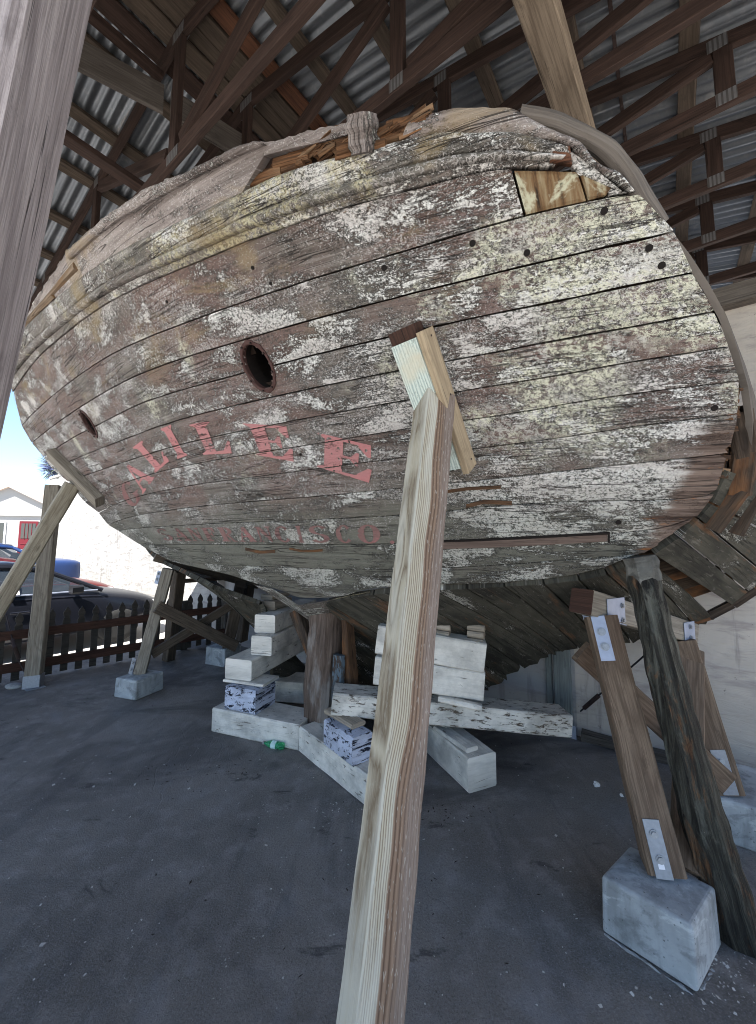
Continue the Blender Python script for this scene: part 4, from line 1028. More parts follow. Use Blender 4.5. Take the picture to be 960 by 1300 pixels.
# purlins (laid flat on the top chords)
W_A, W_B = -3.3, 6.2
for u_ in [1.8, 1.3, .83, .33, -.24, -.74, -1.24, -1.74, 2.95, 3.43, 3.91, 4.45, 4.96, 5.43, 5.95, 6.45]:
    z_ = ztop(u_)+.02
    beam_obj('purlin', L(u_, W_A, z_), L(u_, W_B, z_), .092, .04, M['purlin'], shed, side=U+ZV*(SL if u_ < UR else -SL), ch=.004, seg=30, jit=.004)
for k, (u_, m_) in enumerate([(2.12, 'ridge_orange'), (2.27, 'purlin'), (2.40, 'purlin'), (2.53, 'purlin'), (2.68, 'truss')]):
    z_ = ztop(u_)+.021+.003*k
    beam_obj('ridge_board', L(u_, W_A, z_), L(u_, W_B, z_), .125, .034, M[m_], shed, side=U+ZV*(SL if u_ < UR else -SL), ch=.004, seg=16, jit=.004)
beam_obj('lateral_brace', L(2.90, W_A, 4.102), L(2.90, 1.5, 4.102), .089, .042, M['truss'], shed, side=U, ch=.004, seg=14, jit=.003)
beam_obj('lateral_brace', L(2.63, .2, 4.72), L(2.62, 1.06, 4.74), .06, .05, M['truss'], shed, side=U, ch=.004)
for a_, c_ in [((2.80, .60), (2.62, 1.08)), ((2.60, 1.12), (2.47, 1.62))]:
    beam_obj('blocking_board', L(a_[0], a_[1], 4.59), L(c_[0], c_[1], 4.59), .035, .20, M['oldboard'], shed, side=U, ch=.004, seg=4)
beam_obj('tie_beam', L(.60, -2.9, 3.915), L(.22, 3.62, 3.915), .14, .14, M['tie'], shed, side=U, ch=.008, seg=26, jit=.004)
beam_obj('wall_plate', L(-2.4, 3.66, 3.33), L(3.0, 3.66, 3.33), .14, .14, M['oldboard'], shed, side=ZV, ch=.008, seg=10, jit=.004)
# corrugated sheets
def corr(u0, u1, name):
    V, Fc, UVv = [], [], []
    n = int((W_B-W_A+.4)/.0125)
    for i in range(n+1):
        w = W_A-.2+(W_B-W_A+.4)*i/n
        d = .0135*math.sin(2*math.pi*w/.078)
        for k in range(7):
            u_ = u0+(u1-u0)*k/6; V.append(L(u_, w, ztop(u_)+.054+d)); UVv.append((u_, w))
    for i in range(n):
        for k in range(6): a = i*7+k; Fc.append((a, a+7, a+8, a+1))
    return mesh(name, V, Fc, M['roof'], shed, UVv, smooth=True)
corr(UR, EAV_R-.45, 'roof_sheet'); corr(UR, EAV_L+.3, 'roof_sheet')
# sheet laps: a thin second lip across each slope
for u_ in (.10,): 
    V, Fc, UVv = [], [], []; n = int((W_B-W_A)/.0125)
    for i in range(n+1):
        w = W_A+(W_B-W_A)*i/n; d = .0135*math.sin(2*math.pi*w/.078)
        for k, (du, dz) in enumerate(((0, .046), (.005, .0395), (.02, .0395))): V.append(L(u_+du*(1 if u_ < UR else -1), w, ztop(u_)+dz+d)); UVv.append((u_, w))
    for i in range(n):
        for k in range(2): a = i*3+k; Fc.append((a, a+3, a+4, a+1))
    mesh('sheet_lap', V, Fc, M['iron'], shed, UVv, smooth=True)
# the silvered post beside the camera, leaning up to the truss over it
post = MB().beam(Vector((-1.325, .93, 0)), Vector((-.455, .56, 4.0)), .20, .22, side=(.95, .3, 0), ch=.014, seg=24, jit=.006)
post.build('shed_post', M['grey_post'], shed)
for (u_, w) in [(-1.6, -2.9), (-1.6, 1.0), (6.35, -2.9), (6.3, 5.4), (-1.6, 3.4)]:
    beam_obj('shed_post', L(u_, w, 0), L(u_, w, ZC), .14, .14, M['purlin'], shed, side=U, seg=6, jit=.003)

# ------------------------------------------------------------------ stucco wall along the back
def slab(name, pts, d, mat, label=None, cat=None, parent=None, sub=0):
    b = MB(); b.prism(pts, d); o = b.build(name, mat, parent, origin=None if parent else pts[0])
    return tag(o, label, cat) if label else o
WB = 3.70
wall = thing('stucco_wall', 'old whitewashed stucco wall under the shed roof, behind the shores', 'wall', L(.72, WB, 0))
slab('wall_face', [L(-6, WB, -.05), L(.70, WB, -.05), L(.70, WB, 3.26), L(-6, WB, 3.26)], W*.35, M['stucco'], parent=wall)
slab('wall_face', [L(.70, WB+.004, -.05), L(6.25, WB+.004, -.05), L(6.25, WB+.004, 1.5), L(5.8, WB+.004, 3.2), L(.70, WB+.004, 3.2)], W*.35, M['stucco_shaded'], parent=wall)  # same wall left of the post, hull shade painted in
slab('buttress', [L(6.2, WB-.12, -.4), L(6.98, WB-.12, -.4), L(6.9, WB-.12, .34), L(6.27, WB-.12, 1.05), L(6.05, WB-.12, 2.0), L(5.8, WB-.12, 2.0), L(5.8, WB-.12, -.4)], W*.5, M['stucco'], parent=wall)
beam_obj('wall_post', L(.79, WB-.03, 0), L(.79, WB-.03, 3.2), .13, .05, M['post_green'], wall, side=U, seg=10, jit=.003)
beam_obj('wall_batten', L(.90, WB-.015, 0), L(.90, WB-.015, 3.2), .05, .03, M['post_green'], wall, side=U, seg=6, jit=.003)
beam_obj('base_sill', L(-1.2, WB-.05, .03), L(.66, WB-.05, .035), .07, .07, M['sill'], wall, seg=24, jit=.014)
beam_obj('post_base_plate', L(.72, WB-.075, .0), L(.72, WB-.075, .10), .05, .006, M['galv'], wall, side=U)
# sunlit far wall beyond the fence, thicker and battered at its left end
WC = 5.3
far = thing('limewashed_wall', 'rough white limewashed wall in full sun behind the parked cars', 'wall', L(7.5, WC, -.4))
b = MB(); P, T = [], []
for i in range(61):
    t = i/60; row, tv = [], []
    for j in range(13):
        q = j/12; z_ = -.6+4.9*q; ue = 22.2+1.9*(1-q)**1.4
        u_ = 6.4+(ue-6.4)*t; d = mnoise.noise(Vector((u_*2.2, z_*3, 0)))*.03
        row.append(L(u_, WC+d, z_)); tv.append((u_, z_))
    P.append(row); T.append(tv)
P.append([p+W*.6 for p in P[-1]]); T.append([(a+.6, c) for a, c in T[-1]])
P.insert(0, [p+W*.6 for p in P[0]]); T.insert(0, T[0])
b.grid(P, T); b.build('wall_face', M['stucco_far'], far)
slab('wall_coping', [L(6.4, WC-.03, 4.3), L(22.2, WC-.03, 4.3), L(22.2, WC-.03, 4.4), L(6.4, WC-.03, 4.4)], W*.66, M['stucco_far'], parent=far)

# ------------------------------------------------------------------ ground
def sheet(name, us, ws, zf, mat, kind='structure', dz=0.0):
    V, Fc = [], []
    for u_ in us:
        for w in ws: V.append(L(u_, w, zf(u_, w)+dz))
    m = len(ws)
    for i in range(len(us)-1):
        for j in range(m-1): a = i*m+j; Fc.append((a, a+1, a+m+1, a+m))
    o = mesh(name, V, Fc, mat, smooth=True); return tag(o, None, None, None, kind)
def gzf(u, w): return 0.0 if u < 6.6 else max(-.30, -.30*(u-6.6)/1.2)
sheet('ground', [-300, -30, -8, -2.2, 6.6, 7.8, 30, 300], [-300, -30, -3.4, 8, 30, 300], gzf, M['lot'], dz=-.004)
sheet('yard', [-2.4+.3*i for i in range(30)] + [6.55], [-.75+.3*i for i in range(16)], lambda u, w: 0, M['asphalt'])  # stops just behind the eye so unseen pale pavement bounces light up
sheet('parking_line', [6.86, 6.95], [-2, 5.0], lambda u, w: gzf(u, w), M['line'], dz=.004)
# scatter of paint flakes and grit on the asphalt
b = MB()
rs = random.Random(3)
for k in range(520):
    if k < 300: px, py = rs.uniform(0, 960), 900+380*rs.random()
    elif k < 400: px, py = rs.gauss(930, 30), rs.gauss(1235, 32)
    elif k < 460: px, py = rs.gauss(420, 50), rs.gauss(1030, 12)
    else: px, py = rs.gauss(130, 60), rs.gauss(985, 30)
    if py < 860: continue
    p = gz(px, py, .002); r = rs.uniform(.0015, .0055)*(1.0 if k % 9 else 1.9); a = rs.uniform(0, 6.28); e = Vector((math.cos(a), math.sin(a), rs.uniform(-.3, .3)))*r; f_ = Vector((-math.sin(a), math.cos(a), rs.uniform(-.2, .4)))*r*rs.uniform(.4, 1)
    b.quad([p-e-f_, p+e-f_*.6, p+e*.7+f_, p-e*.8+f_*.8], [(0, 0), (.01, 0), (.01, .01), (0, .01)])
tag(b.build('grit', M['litter']), 'pale paint flakes and grit scattered over the dark asphalt', 'grit', kind='stuff')
b = MB()
for k in range(260):
    cx_, cy_, sx, sy = [(235, 980, 60, 12), (700, 915, 60, 25), (560, 1030, 40, 12), (160, 890, 90, 16), (480, 1150, 400, 70)][k % 5]
    px, py = rs.gauss(cx_, sx), rs.gauss(cy_, sy)
    if py < 872: continue
    p = gz(px, py, .003); r = rs.uniform(.003, .009); a = rs.uniform(0, 6.28); e = Vector((math.cos(a), math.sin(a), rs.uniform(-.1, .3)))*r*1.5; f_ = Vector((-math.sin(a), math.cos(a), rs.uniform(-.1, .3)))*r*rs.uniform(.25, .6)
    b.quad([p-e, p-f_, p+e, p+f_], [(0, 0), (.01, 0), (.01, .01), (0, .01)])
tag(b.build('leaf_litter', M['leafdust']), 'dark dead leaf crumbs lying on the asphalt', 'leaf litter', kind='stuff')
def scrap(px, py, r, label, seed):
    rr = random.Random(seed); bm = bmesh.new(); bmesh.ops.create_icosphere(bm, subdivisions=2, radius=r)
    for v in bm.verts: v.co *= rr.uniform(.55, 1.15); v.co.z = max(v.co.z*.75, -r*.5)
    me = bpy.data.meshes.new('paper_scrap'); bm.to_mesh(me); bm.free(); me.materials.append(M['white_flake'])
    o = link('paper_scrap', me, None, gz(px, py)+ZV*r*.5); tag(o, label, 'litter')
scrap(757, 998, .022, 'larger white crumpled scrap on the asphalt left of the dark leaning pile', 1)
scrap(789, 1011, .013, 'smaller white scrap on the asphalt nearest the brown shore post', 2)
# stone by the fence
def stone(px, py, r, label):
    bm = bmesh.new(); bmesh.ops.create_icosphere(bm, subdivisions=3, radius=r)
    for v in bm.verts: v.co *= 1+.25*mnoise.noise(v.co*14); v.co.z *= .5; v.co.x *= 1.5
    me = bpy.data.meshes.new('stone'); bm.to_mesh(me); bm.free(); me.materials.append(M['kerb_conc'])
    for p in me.polygons: p.use_smooth = True
    tag(link('stone', me, None, gz(px, py)+ZV*r*.3), label, 'stone')
stone(17, 873, .06, 'brownish grey stone at the foot of the picket fence')
# ------------------------------------------------------------------ concrete footings
def footing(px3, h, label, mat='footing', group='concrete footings'):
    """block from three traced ground corners: left, front, right"""
    A, B_, C_ = [gz(*p) for p in px3]; D = A+(C_-B_); b = MB()
    bm = bmesh.new(); lo = [bm.verts.new(p) for p in (A, B_, C_, D)]
    cen = (A+B_+C_+D)/4; hi = [bm.verts.new(cen+(p-cen)*.965+ZV*h) for p in (A, B_, C_, D)]
    bm.faces.new(lo[::-1]); bm.faces.new(hi)
    for i in range(4): j = (i+1) % 4; bm.faces.new((lo[i], lo[j], hi[j], hi[i]))
    bmesh.ops.bevel(bm, geom=[e for e in bm.edges], offset=.014, segments=3, profile=.5, affect='EDGES')
    bmesh.ops.recalc_face_normals(bm, faces=bm.faces)
    bmesh.ops.translate(bm, verts=bm.verts, vec=-cen); me = bpy.data.meshes.new('concrete_footing'); bm.to_mesh(me); bm.free()
    me.materials.append(M[mat]); o = link('concrete_footing', me, None, cen); tag(o, label, 'footing', group)
    for p in me.polygons: p.use_smooth = False
    return cen, h
F1, _ = footing([(763.8, 1183), (886.6, 1264), (917, 1201)], .216, 'pale concrete footing nearest the viewer, under the brown shore post')
F2, _ = footing([(144, 885), (172, 890), (208, 875)], .19, 'concrete footing left under the ship, carrying the nearer trestle post')
F3, _ = footing([(260, 843), (285, 848), (307, 838)], .22, 'concrete footing deep in shade beyond the X-braced trestle')
F4, _ = footing([(872, 1053), (985, 1092), (1030, 1040)], .215, 'broad concrete footing against the white wall at the right edge', group='concrete footings')
# mortar lip along the near footing
b = MB(); a_, c_, d_ = gz(758, 1180), gz(884, 1266), gz(924, 1200)
b.beam(a_.lerp(c_, .08)-ZV*.002, c_.lerp(a_, .03)-ZV*.002, .010, .010, seg=34, jit=.010); b.beam(c_.lerp(d_, .15)-ZV*.004, c_.lerp(d_, .5)-ZV*.004, .012, .010, seg=20, jit=.008)
tag(b.build('mortar_lip', M['kerb_conc'], None, origin=c_), 'thin ragged mortar smear round the foot of the nearest footing', 'mortar')

def strap(b, p, ax, w, ln, nrm, th=.005):
    b.beam(Vector(p)+Vector(nrm)*th*.6, Vector(p)+Vector(nrm)*th*.6+Vector(ax)*ln, w, th, side=Vector(ax).cross(Vector(nrm)), ch=.001)
def bolt(p, nrm, r=.011, parent=None):
    b = MB(); n_ = Vector(nrm).normalized(); p = Vector(p)
    b.tube([p, p+n_*.004], r*1.45, 12); b.tube([p+n_*.004, p+n_*.012], r, 6)
    return b.build('bolt', M['bolt'], parent)

# ------------------------------------------------------------------ right hand trestle
tr = thing('shore_trestle', 'brown timber shoring trestle on the right with steel brackets and crossed braces', 'trestle', F1+ZV*.216, 'shoring trestles')
axd = (L(.0, 3.15, 0)-L(.42, 2.28, 0)).normalized()
hb0, hb1 = gw(738, 763, 2.27), gw(872, 803, 3.2)
hd = (hb1-hb0).normalized(); sd = hd.cross(ZV).normalized()
MB().beam(hb0, hb1, .125, .125, side=sd, seg=8, jit=.003, mi=0, endmi=1).build('head_beam', [M['pad_wood'], M['end_dark']], tr)
pb0 = gz(842, 1104, .216); pt0 = gw(762, 783, 2.36)
MB().beam(pb0, pt0, .138, .138, side=Vector((.93, -.36, 0)), seg=12, jit=.004, ch=.01).build('shore_post', M['shore_wood'], tr)
pb1 = gz(921, 1003, .216); pt1 = gw(862, 812, 3.05)
MB().beam(pb1, pt1, .138, .138, side=Vector((.93, -.36, 0)), seg=10, jit=.004, ch=.01).build('shore_post', M['shore_wood'], tr)
pax = (pt0-pb0).normalized(); side0 = Vector((.93, -.36, 0)); side0 = (side0-pax*side0.dot(pax)).normalized(); nr = pax.cross(side0).normalized()
if nr.y > 0: nr = -nr
# braces
MB().beam(pb0+nr*-.02+side0*.088+pax*.0, pt1+side0*.06-ZV*.06, .04, .12, side=nr, seg=8, jit=.003).build('cross_brace', M['shore_wood'], tr)
q0 = pt0-pax*.16-nr*.09-side0*.12; q1 = pb1+side0*-.02-nr*-.085+ZV*.06
MB().beam(q0, q1, .04, .12, side=nr, seg=8, jit=.003).build('cross_brace', M['shore_wood'], tr)
# steel: lower straps and bucket bracket
b = MB(); strap(b, pb0+nr*.069+side0*-.012-pax*.005, pax, .062, .20, nr); st_ = b.build('base_strap', M['galv_dark'], tr)
for k in (.06, .145): bolt(pb0+nr*.075+side0*-.012+pax*k, nr, .011, st_)
b = MB()
for q in (.03, .06): b.beam(pb0+nr*.0742+side0*-.014+pax*q*.9, pb0+nr*.0742+side0*-.014+pax*(q*.9+.018), .022, .0012, side=side0, ch=.0002)
b.build('sticker', M['paperw'], st_)
pax1 = (pt1-pb1).normalized(); b = MB(); strap(b, pb1+nr*.069-pax1*.005, pax1, .07, .22, nr); st_ = b.build('base_strap', M['galv_dark'], tr)
for k in (.07, .16): bolt(pb1+nr*.075+pax1*k, nr, .012, st_)
bk = hb0+hd*.19
b = MB(); b.beam(bk-ZV*.066-hd*.075, bk-ZV*.066+hd*.075, .15, .006, side=sd); b.beam(bk+sd*.067-ZV*.066, bk+sd*.067+ZV*.058, .15, .006, side=hd); b.beam(bk-sd*.067-ZV*.066, bk-sd*.067+ZV*.058, .15, .006, side=hd)
strap(b, pt0+nr*.069-side0*.022, -pax, .062, .21, nr); br = b.build('post_cap_bracket', M['galv'], tr)
for k in (.075, .145): bolt(pt0+nr*.075-side0*.022-pax*k, nr, .014, br)
for k in (-.045, .03): bolt(bk+sd*.071+ZV*k+hd*.05, sd, .01, br)
bk2 = hb1-hd*.12; b = MB(); b.beam(bk2+sd*.067-ZV*.066, bk2+sd*.067+ZV*.058, .12, .006, side=hd); b2 = b.build('post_cap_bracket', M['galv'], tr)
for k in (-.035, .03): bolt(bk2+sd*.071+ZV*k, sd, .01, b2)

# ------------------------------------------------------------------ dark pile jammed under the right corner
p0 = gz(940, 1190)-ZV*.02; p1 = gw(812, 712, 2.22)
pile = MB(); pile.beam(p0, p1-(p1-p0).normalized()*.06, .168, .16, side=(.9, -.4, 0), seg=60, jit=.010, ch=.042, w1=.122, h1=.122, bend=(-.02, 0, 0))
pl_ = thing('leaning_pile', 'dark rotting rough pile leaning against the lower right corner of the stern', 'pile', p0)
pile.build('pile_shaft', M['dark_pile'], pl_)
b = MB(); b.beam(p1-(p1-p0).normalized()*.10, p1+(p1-p0).normalized()*.02, .128, .122, side=(.9, -.4, 0), seg=8, jit=.016, ch=.045)
b.build('pile_cap', concrete_mat('grey mortar crust', (.085, .083, .075), (.16, .155, .14), (.045, .043, .038)), pl_)

# ------------------------------------------------------------------ tie rod by the wall post
a_, c_ = gw(737, 903, WB-.1), gw(830, 822, 3.3)
rod = thing('tie_rod', 'thin black tie rod with a turnbuckle slanting up from the wall post', 'rod', a_)
MB().tube([a_, a_.lerp(c_, .5), c_], .006, 8).build('rod', M['black'], rod)
MB().tube([a_.lerp(c_, .06), a_.lerp(c_, .11), a_.lerp(c_, .24), a_.lerp(c_, .28)], .016, 10).build('turnbuckle', M['iron'], rod)

# ------------------------------------------------------------------ left hand trestle
tl = thing('shore_trestle', 'grey timber shoring trestle on the left with a dark X brace', 'trestle', F2+ZV*.19, 'shoring trestles')
h0, h1 = gw(197, 706, 2.13), L(4.35, 3.25, 1.02)
hdl = (h1-h0).normalized()
MB().beam(h0, h1, .12, .11, side=hdl.cross(ZV), seg=8, jit=.012, ch=.02).build('head_beam', M['dark_shore'], tl)
l0 = gz(178, 854, .19); l1 = gw(214, 722, 2.17)
MB().beam(l0, l1, .11, .14, side=(.9, .35, 0), seg=10, jit=.003).build('shore_post', M['pad_wood'], tl)
l2 = gz(289, 821, .22); l3 = gw(306, 742, 2.95)
MB().beam(l2, l3, .13, .13, side=(.9, .35, 0), seg=8, jit=.003).build('shore_post', M['dark_shore'], tl)
for (a_, wa, c_, wc, hh) in [((203, 770), 2.07, (303, 820), 2.95, .13), ((196, 830), 2.12, (303, 764), 2.98, .10)]:
    MB().beam(gw(*a_, wa)-W*.03, gw(*c_, wc)-W*.03, .04, hh, side=U, seg=5, jit=.003).build('cross_brace', M['dark_shore'], tl)
MB().beam(gw(226, 738, 2.5), gw(300, 733, 3.3), .05, .05, seg=4, jit=.003).build('upper_rail', M['dark_shore'], tl)
lx = (l1-l0).normalized(); ln_ = Vector((-.45, -.9, 0)); ln_ = (ln_-lx*ln_.dot(lx)).normalized()
b = MB(); strap(b, l0+ln_*.072-Vector((.9, .35, 0))*.03, lx, .06, .16, ln_); s_ = b.build('base_strap', M['galv_dark'], tl)
for k in (.05, .12): bolt(l0+ln_*.079-Vector((.9, .35, 0))*.03+lx*k, ln_, .014, s_)
b = MB(); strap(b, l1+ln_*.072-Vector((.9, .35, 0))*.02-lx*.03, -lx, .06, .14, ln_); s_ = b.build('top_strap', M['galv'], tl)
for k in (.06, .12): bolt(l1+ln_*.079-Vector((.9, .35, 0))*.02-lx*k, ln_, .012, s_)
bolt(l2+Vector((-.07, -.07, .06)), (-.6, -.8, 0), .02, tl)

def raker(name, label, foot, top, w, h, side, mat, group, seg=16, foot_plate=False):
    t_ = thing(name, label, 'prop', foot, group)
    MB().beam(foot, top, w, h, side=side, seg=seg, jit=.003, ch=.009).build('prop_post', mat, t_)
    return t_
# more shores in the shade on the left
t_ = raker('timber_shore', 'dark timber shore standing just behind the left trestle post', gz(214, 838), gw(228, 722, 2.35), .12, .12, U, M['dark_shore'], 'timber shores in the shade')
t_ = raker('timber_shore', 'dark timber shore right of the X brace, beside the crib stack', gw(307, 812, 3.4)*1.0, gw(316, 742, 3.3), .12, .12, U, M['dark_shore'], 'timber shores in the shade')
t_.location.z
t_ = raker('timber_shore', 'slim shore at the far end of the fence, left of the crib stack', gw(297, 815, 3.9), gw(311, 748, 3.9), .10, .10, U, M['dark_shore'], 'timber shores in the shade')

# left props against the hull
g0 = Vector(gz(-80, 900)); tA = S(*hit(104, 610), .095)
prA = thing('timber_prop', 'pale round-edged timber prop slanting in from the left edge to a hull pad', 'prop', g0, 'timber props')
MB().beam(g0, tA, .14, .14, side=(.75, -.66, 0), seg=20, jit=.003, ch=.016).build('prop_post', M['prop_wood'], prA)
a_, c_ = S(*hit(72, 574), .05), S(*hit(133, 634), .05)
MB().beam(a_, c_, .15, .09, side=U, seg=6, jit=.003, ch=.006).build('pad_block', M['pad_wood'], prA)
gB = gz(42, 872); tB = S(*hit(80, 612), .10)
prB = thing('timber_prop', 'upright grey timber prop on a steel shoe by the picket fence', 'prop', gB, 'timber props')
MB().beam(gB+ZV*.05, tB, .14, .14, side=(.9, .4, 0), seg=16, jit=.003, ch=.008).build('prop_post', M['pad_wood'], prB)
b = MB(); b.beam(gB, gB+(tB-gB).normalized()*.13, .152, .152, side=(.9, .4, 0), ch=.004); b.beam(gB+ZV*.006-U*.12, gB+ZV*.006+U*.12, .16, .012, side=W, ch=.002); b.build('steel_shoe', M['galv_dark'], prB)
# cable hanging by the left prop
cbl = MB().tube([gw(8, 780, 1.2), gw(16, 812, 1.2), gw(22, 835, 1.25), gw(34, 858, 1.3)], .008, 6); cbl.tube([gw(16, 812, 1.19), gw(19, 822, 1.19), gw(24, 836, 1.23)], .02, 8)
tag(cbl.build('tie_cable', M['iron'], None, origin=gw(34, 858, 1.3)), 'grey cable with a turnbuckle in front of the fence at the left edge', 'cable')

# ------------------------------------------------------------------ the big front prop
f0 = gd(466, 1330, 1.02); f1 = gd(552, 506, 1.76)
ax = (f1-f0).normalized(); f0 = f0 - ax*(f0.z/ax.z)
fp = thing('timber_prop', 'big striped timber prop in front, half pale sapwood, propping the stern lettering', 'prop', f0, 'timber props')
sdv = Vector((.925, .38, 0))
o = MB().beam(f0, f1, .138, .138, side=sdv, seg=60, jit=.003, ch=.007).build('prop_post', M['front_prop'], fp)
sdp = (sdv-ax*sdv.dot(ax)).normalized(); upv = ax.cross(sdp)
at_ = o.data.attributes.new('heart', 'FLOAT', 'POINT')
for i, v in enumerate(o.data.vertices):
    rel = (v.co+fp.location-f0); x = rel.dot(sdp)/.138+.5; d = rel.dot(upv)
    back = (d > 0) if upv.y > 0 else (d < 0)
    at_.data[i].value = x*.80 + (.32 if (back and x > .5) else 0)
# cleat on the planking: treated block with a pale plywood batten on its right side
c0, c1 = hit(530, 432), hit(585, 585)
a_, c_ = S(c0[0]+.02, c0[1]+.01, .058), S(c1[0]+.03, c1[1]-.0, .058)
cl = MB().beam(a_, c_, .13, .105, side=U, seg=8, jit=.002, ch=.004, mi=0, endmi=1); cl.build('cleat_block', [M['treated'], M['end_dark']], fp)
e_ = (a_-c_).normalized(); MB().beam(a_+e_*.001, a_+e_*.052, .127, .085, side=U, seg=2, jit=.002, ch=.006).build('cleat_end', M['end_dark'], fp)
off_ = -U*.083
MB().beam(S(c0[0]+.02, c0[1]+.025, .06)+off_, S(c1[0]+.03, c1[1]-.02, .06)+off_, .030, .112, side=U, seg=6, jit=.002, ch=.003).build('cleat_batten', M['lath'], fp)
for t in (.06, .45, .93):
    p = (S(c0[0]+.02, c0[1]+.025, .06)+off_).lerp(S(c1[0]+.03, c1[1]-.02, .06)+off_, t); bb = MB(); bb.tube([p-U*.014+Vector((0, -.02, 0)), p-U*.0165+Vector((0, -.02, 0))], .004, 8); bb.build('nail', M['iron'], fp)

# ------------------------------------------------------------------ cribbing
CRG = 'painted crib timbers under the keel'
def crib(label, A, B, z0, h, d, mat, name='crib_timber', cat='timber', tilt=0.0, jit=.004, ang=None, group=CRG, zB=None):
    """timber from a traced lower front edge A-B lying at height z0; d = depth going back"""
    pa, pb = gz(*A, z0), gz(*B, z0 if zB is None else zB)
    e = (pb-pa); n_ = ZV.cross(e).normalized(); eh = Vector((e.x, e.y, 0))
    if n_.dot(Vector((pa.x, pa.y, 0))) < 0: n_ = -n_
    cen0 = pa + n_*d/2 + ZV*h/2; cen1 = pb + n_*d/2 + ZV*h/2
    ln = e.length
    if ln >= d: b = MB().beam(cen0, cen1, d, h, side=n_, seg=max(4, int(ln*14)), jit=jit, ch=.010)
    else:
        m0 = (pa+pb)/2+ZV*h/2; b = MB().beam(m0, m0+n_*d, ln, h, side=e, seg=max(4, int(d*12)), jit=jit, ch=.010)
    o = b.build(name, M[mat], None, origin=(pa+pb)/2+n_*d/2); tag(o, label, cat, group)
    return pa, pb, n_
crib('long white base timber of the left crib, behind the green bottle', (268.5, 929), (379, 954), 0, .19, .30, 'crib_cream')
crib('long chipped white base timber running to the foot of the front prop', (379.5, 955), (474, 1033), 0, .185, .22, 'crib_cream')
z1 = .19
crib('blue and black stained block on the left base timber', (285, 900), (324, 908), z1, .185, .26, 'crib_blue')
crib('thin cream packing board under the lowest end-on timber of the left crib', (283, 866), (334, 873), .378, .022, .24, 'crib_cream', 'packing_board', 'board')
crib('wide end-on white timber lying on the packing board of the left crib', (285.5, 861), (319, 865), .402, .17, 1.25, 'crib_cream')
crib('short white timber lying behind the left base timber beside the stern post', (346, 891), (394, 895), .06, .19, .3, 'crib_white')
crib('dark low timber on the ground beneath the short white timber', (340, 905), (396, 909), 0, .06, .3, 'dark_shore')
p_ = crib('lower of two stacked end-on timbers high on the left crib', (318.5, 831), (344.5, 833), .577, .165, 1.0, 'crib_cream')
crib('upper of two stacked end-on timbers high on the left crib', (323, 803), (349, 804.5), .744, .165, 1.0, 'crib_cream')
crib('raw wood packing block topping the left crib', (330, 774), (349, 775), .912, .085, .35, 'shim', 'packing_block', 'block')
crib('raw wood sliver on the packing block, touching the hull', (331, 761), (346, 762), 1.0, .05, .3, 'shim', 'packing_block', 'block')
# right stack
crib('blue and black stained block standing on the long chipped base timber', (411, 946), (447, 974), .187, .17, .16, 'crib_blue')
crib('wedge of raw wood between the stained block and the long beam', (411, 906), (446, 927), .36, .03, .12, 'shim', 'packing_wedge', 'wedge')
crib('long white beam with brown bare patches crossing behind the front prop', (421, 909), (727.5, 938), .395, .15, .22, 'crib_patchy', zB=.215)
crib('white timber on the ground pointing at the viewer right of the prop', (594.5, 1008), (630.5, 997), 0, .212, .95, 'crib_white')
crib('grey packing board on top of the timber that points at the viewer', (592, 957), (607, 952), .214, .03, .36, 'crib_cream', 'packing_board', 'board')
crib('thin white wedge under the long beam, on the timber that points at the viewer', (555, 925), (568, 929), .218, .03, .2, 'crib_white', 'packing_wedge', 'wedge')
# upper white blocks of the right stack stand on the long beam
zt = .50
def crib2(label, A, B, w, z_top_px, mat, d, **k): pass
def block_w(label, TL, TR, BR, BL, wl, wr, d, mat, name='crib_timber', cat='timber', group=CRG):
    """timber from its traced front face, its left end at shed depth wl and its right end at wr"""
    tl_, bl_, tr_, br_ = gw(*TL, wl), gw(*BL, wl), gw(*TR, wr), gw(*BR, wr)
    a = (tl_+bl_)/2; c = (tr_+br_)/2; e = c-a; n_ = ZV.cross(e).normalized()
    if n_.dot(Vector((a.x, a.y, 0))) < 0: n_ = -n_
    h = ((tl_-bl_).length+(tr_-br_).length)/2
    b = MB().beam(a+n_*d/2, c+n_*d/2, d, h, side=n_, seg=12, jit=.004, ch=.01)
    o = b.build(name, M[mat], None, origin=(bl_+br_)/2+n_*d/2); return tag(o, label, cat, group)
wl_, wr_ = 2.28, 2.62
block_w('lower white block of the pair standing on the long beam', (477, 834), (616, 855), (614, 891), (473, 869), wl_, wr_, .24, 'crib_white')
block_w('upper white block of the pair, directly under the hull', (480, 792), (617.5, 820), (615, 853), (476, 832), wl_, wr_, .24, 'crib_white')
for k, (x, y) in enumerate([(590, 893), (612, 898)]):
    block_w(['left one of the two white wedges lying on the long beam', 'right one of the two white wedges lying on the long beam'][k], (x-34, y-8), (x, y-1), (x-.5, y+6), (x-34, y-1), wr_-.16, wr_-.10, .06, 'crib_white', 'packing_wedge', 'wedge')
for k, (x, y) in enumerate([(560, 796), (603, 806)]):
    for j in range(3):
        block_w('stepped raw wood packing, %s under the hull bottom' % (['bottom slip', 'middle slip', 'top slip'][j]+[' of the left pile', ' of the right pile'][k]), (x-10, y+4-9*j), (x+10+1*j, y+7-9*j), (x+10+1*j, y+15-9*j), (x-10, y+12-9*j), 2.52+.10*k, 2.55+.10*k, .16-.03*j, 'shim', 'packing_slip', 'slip')

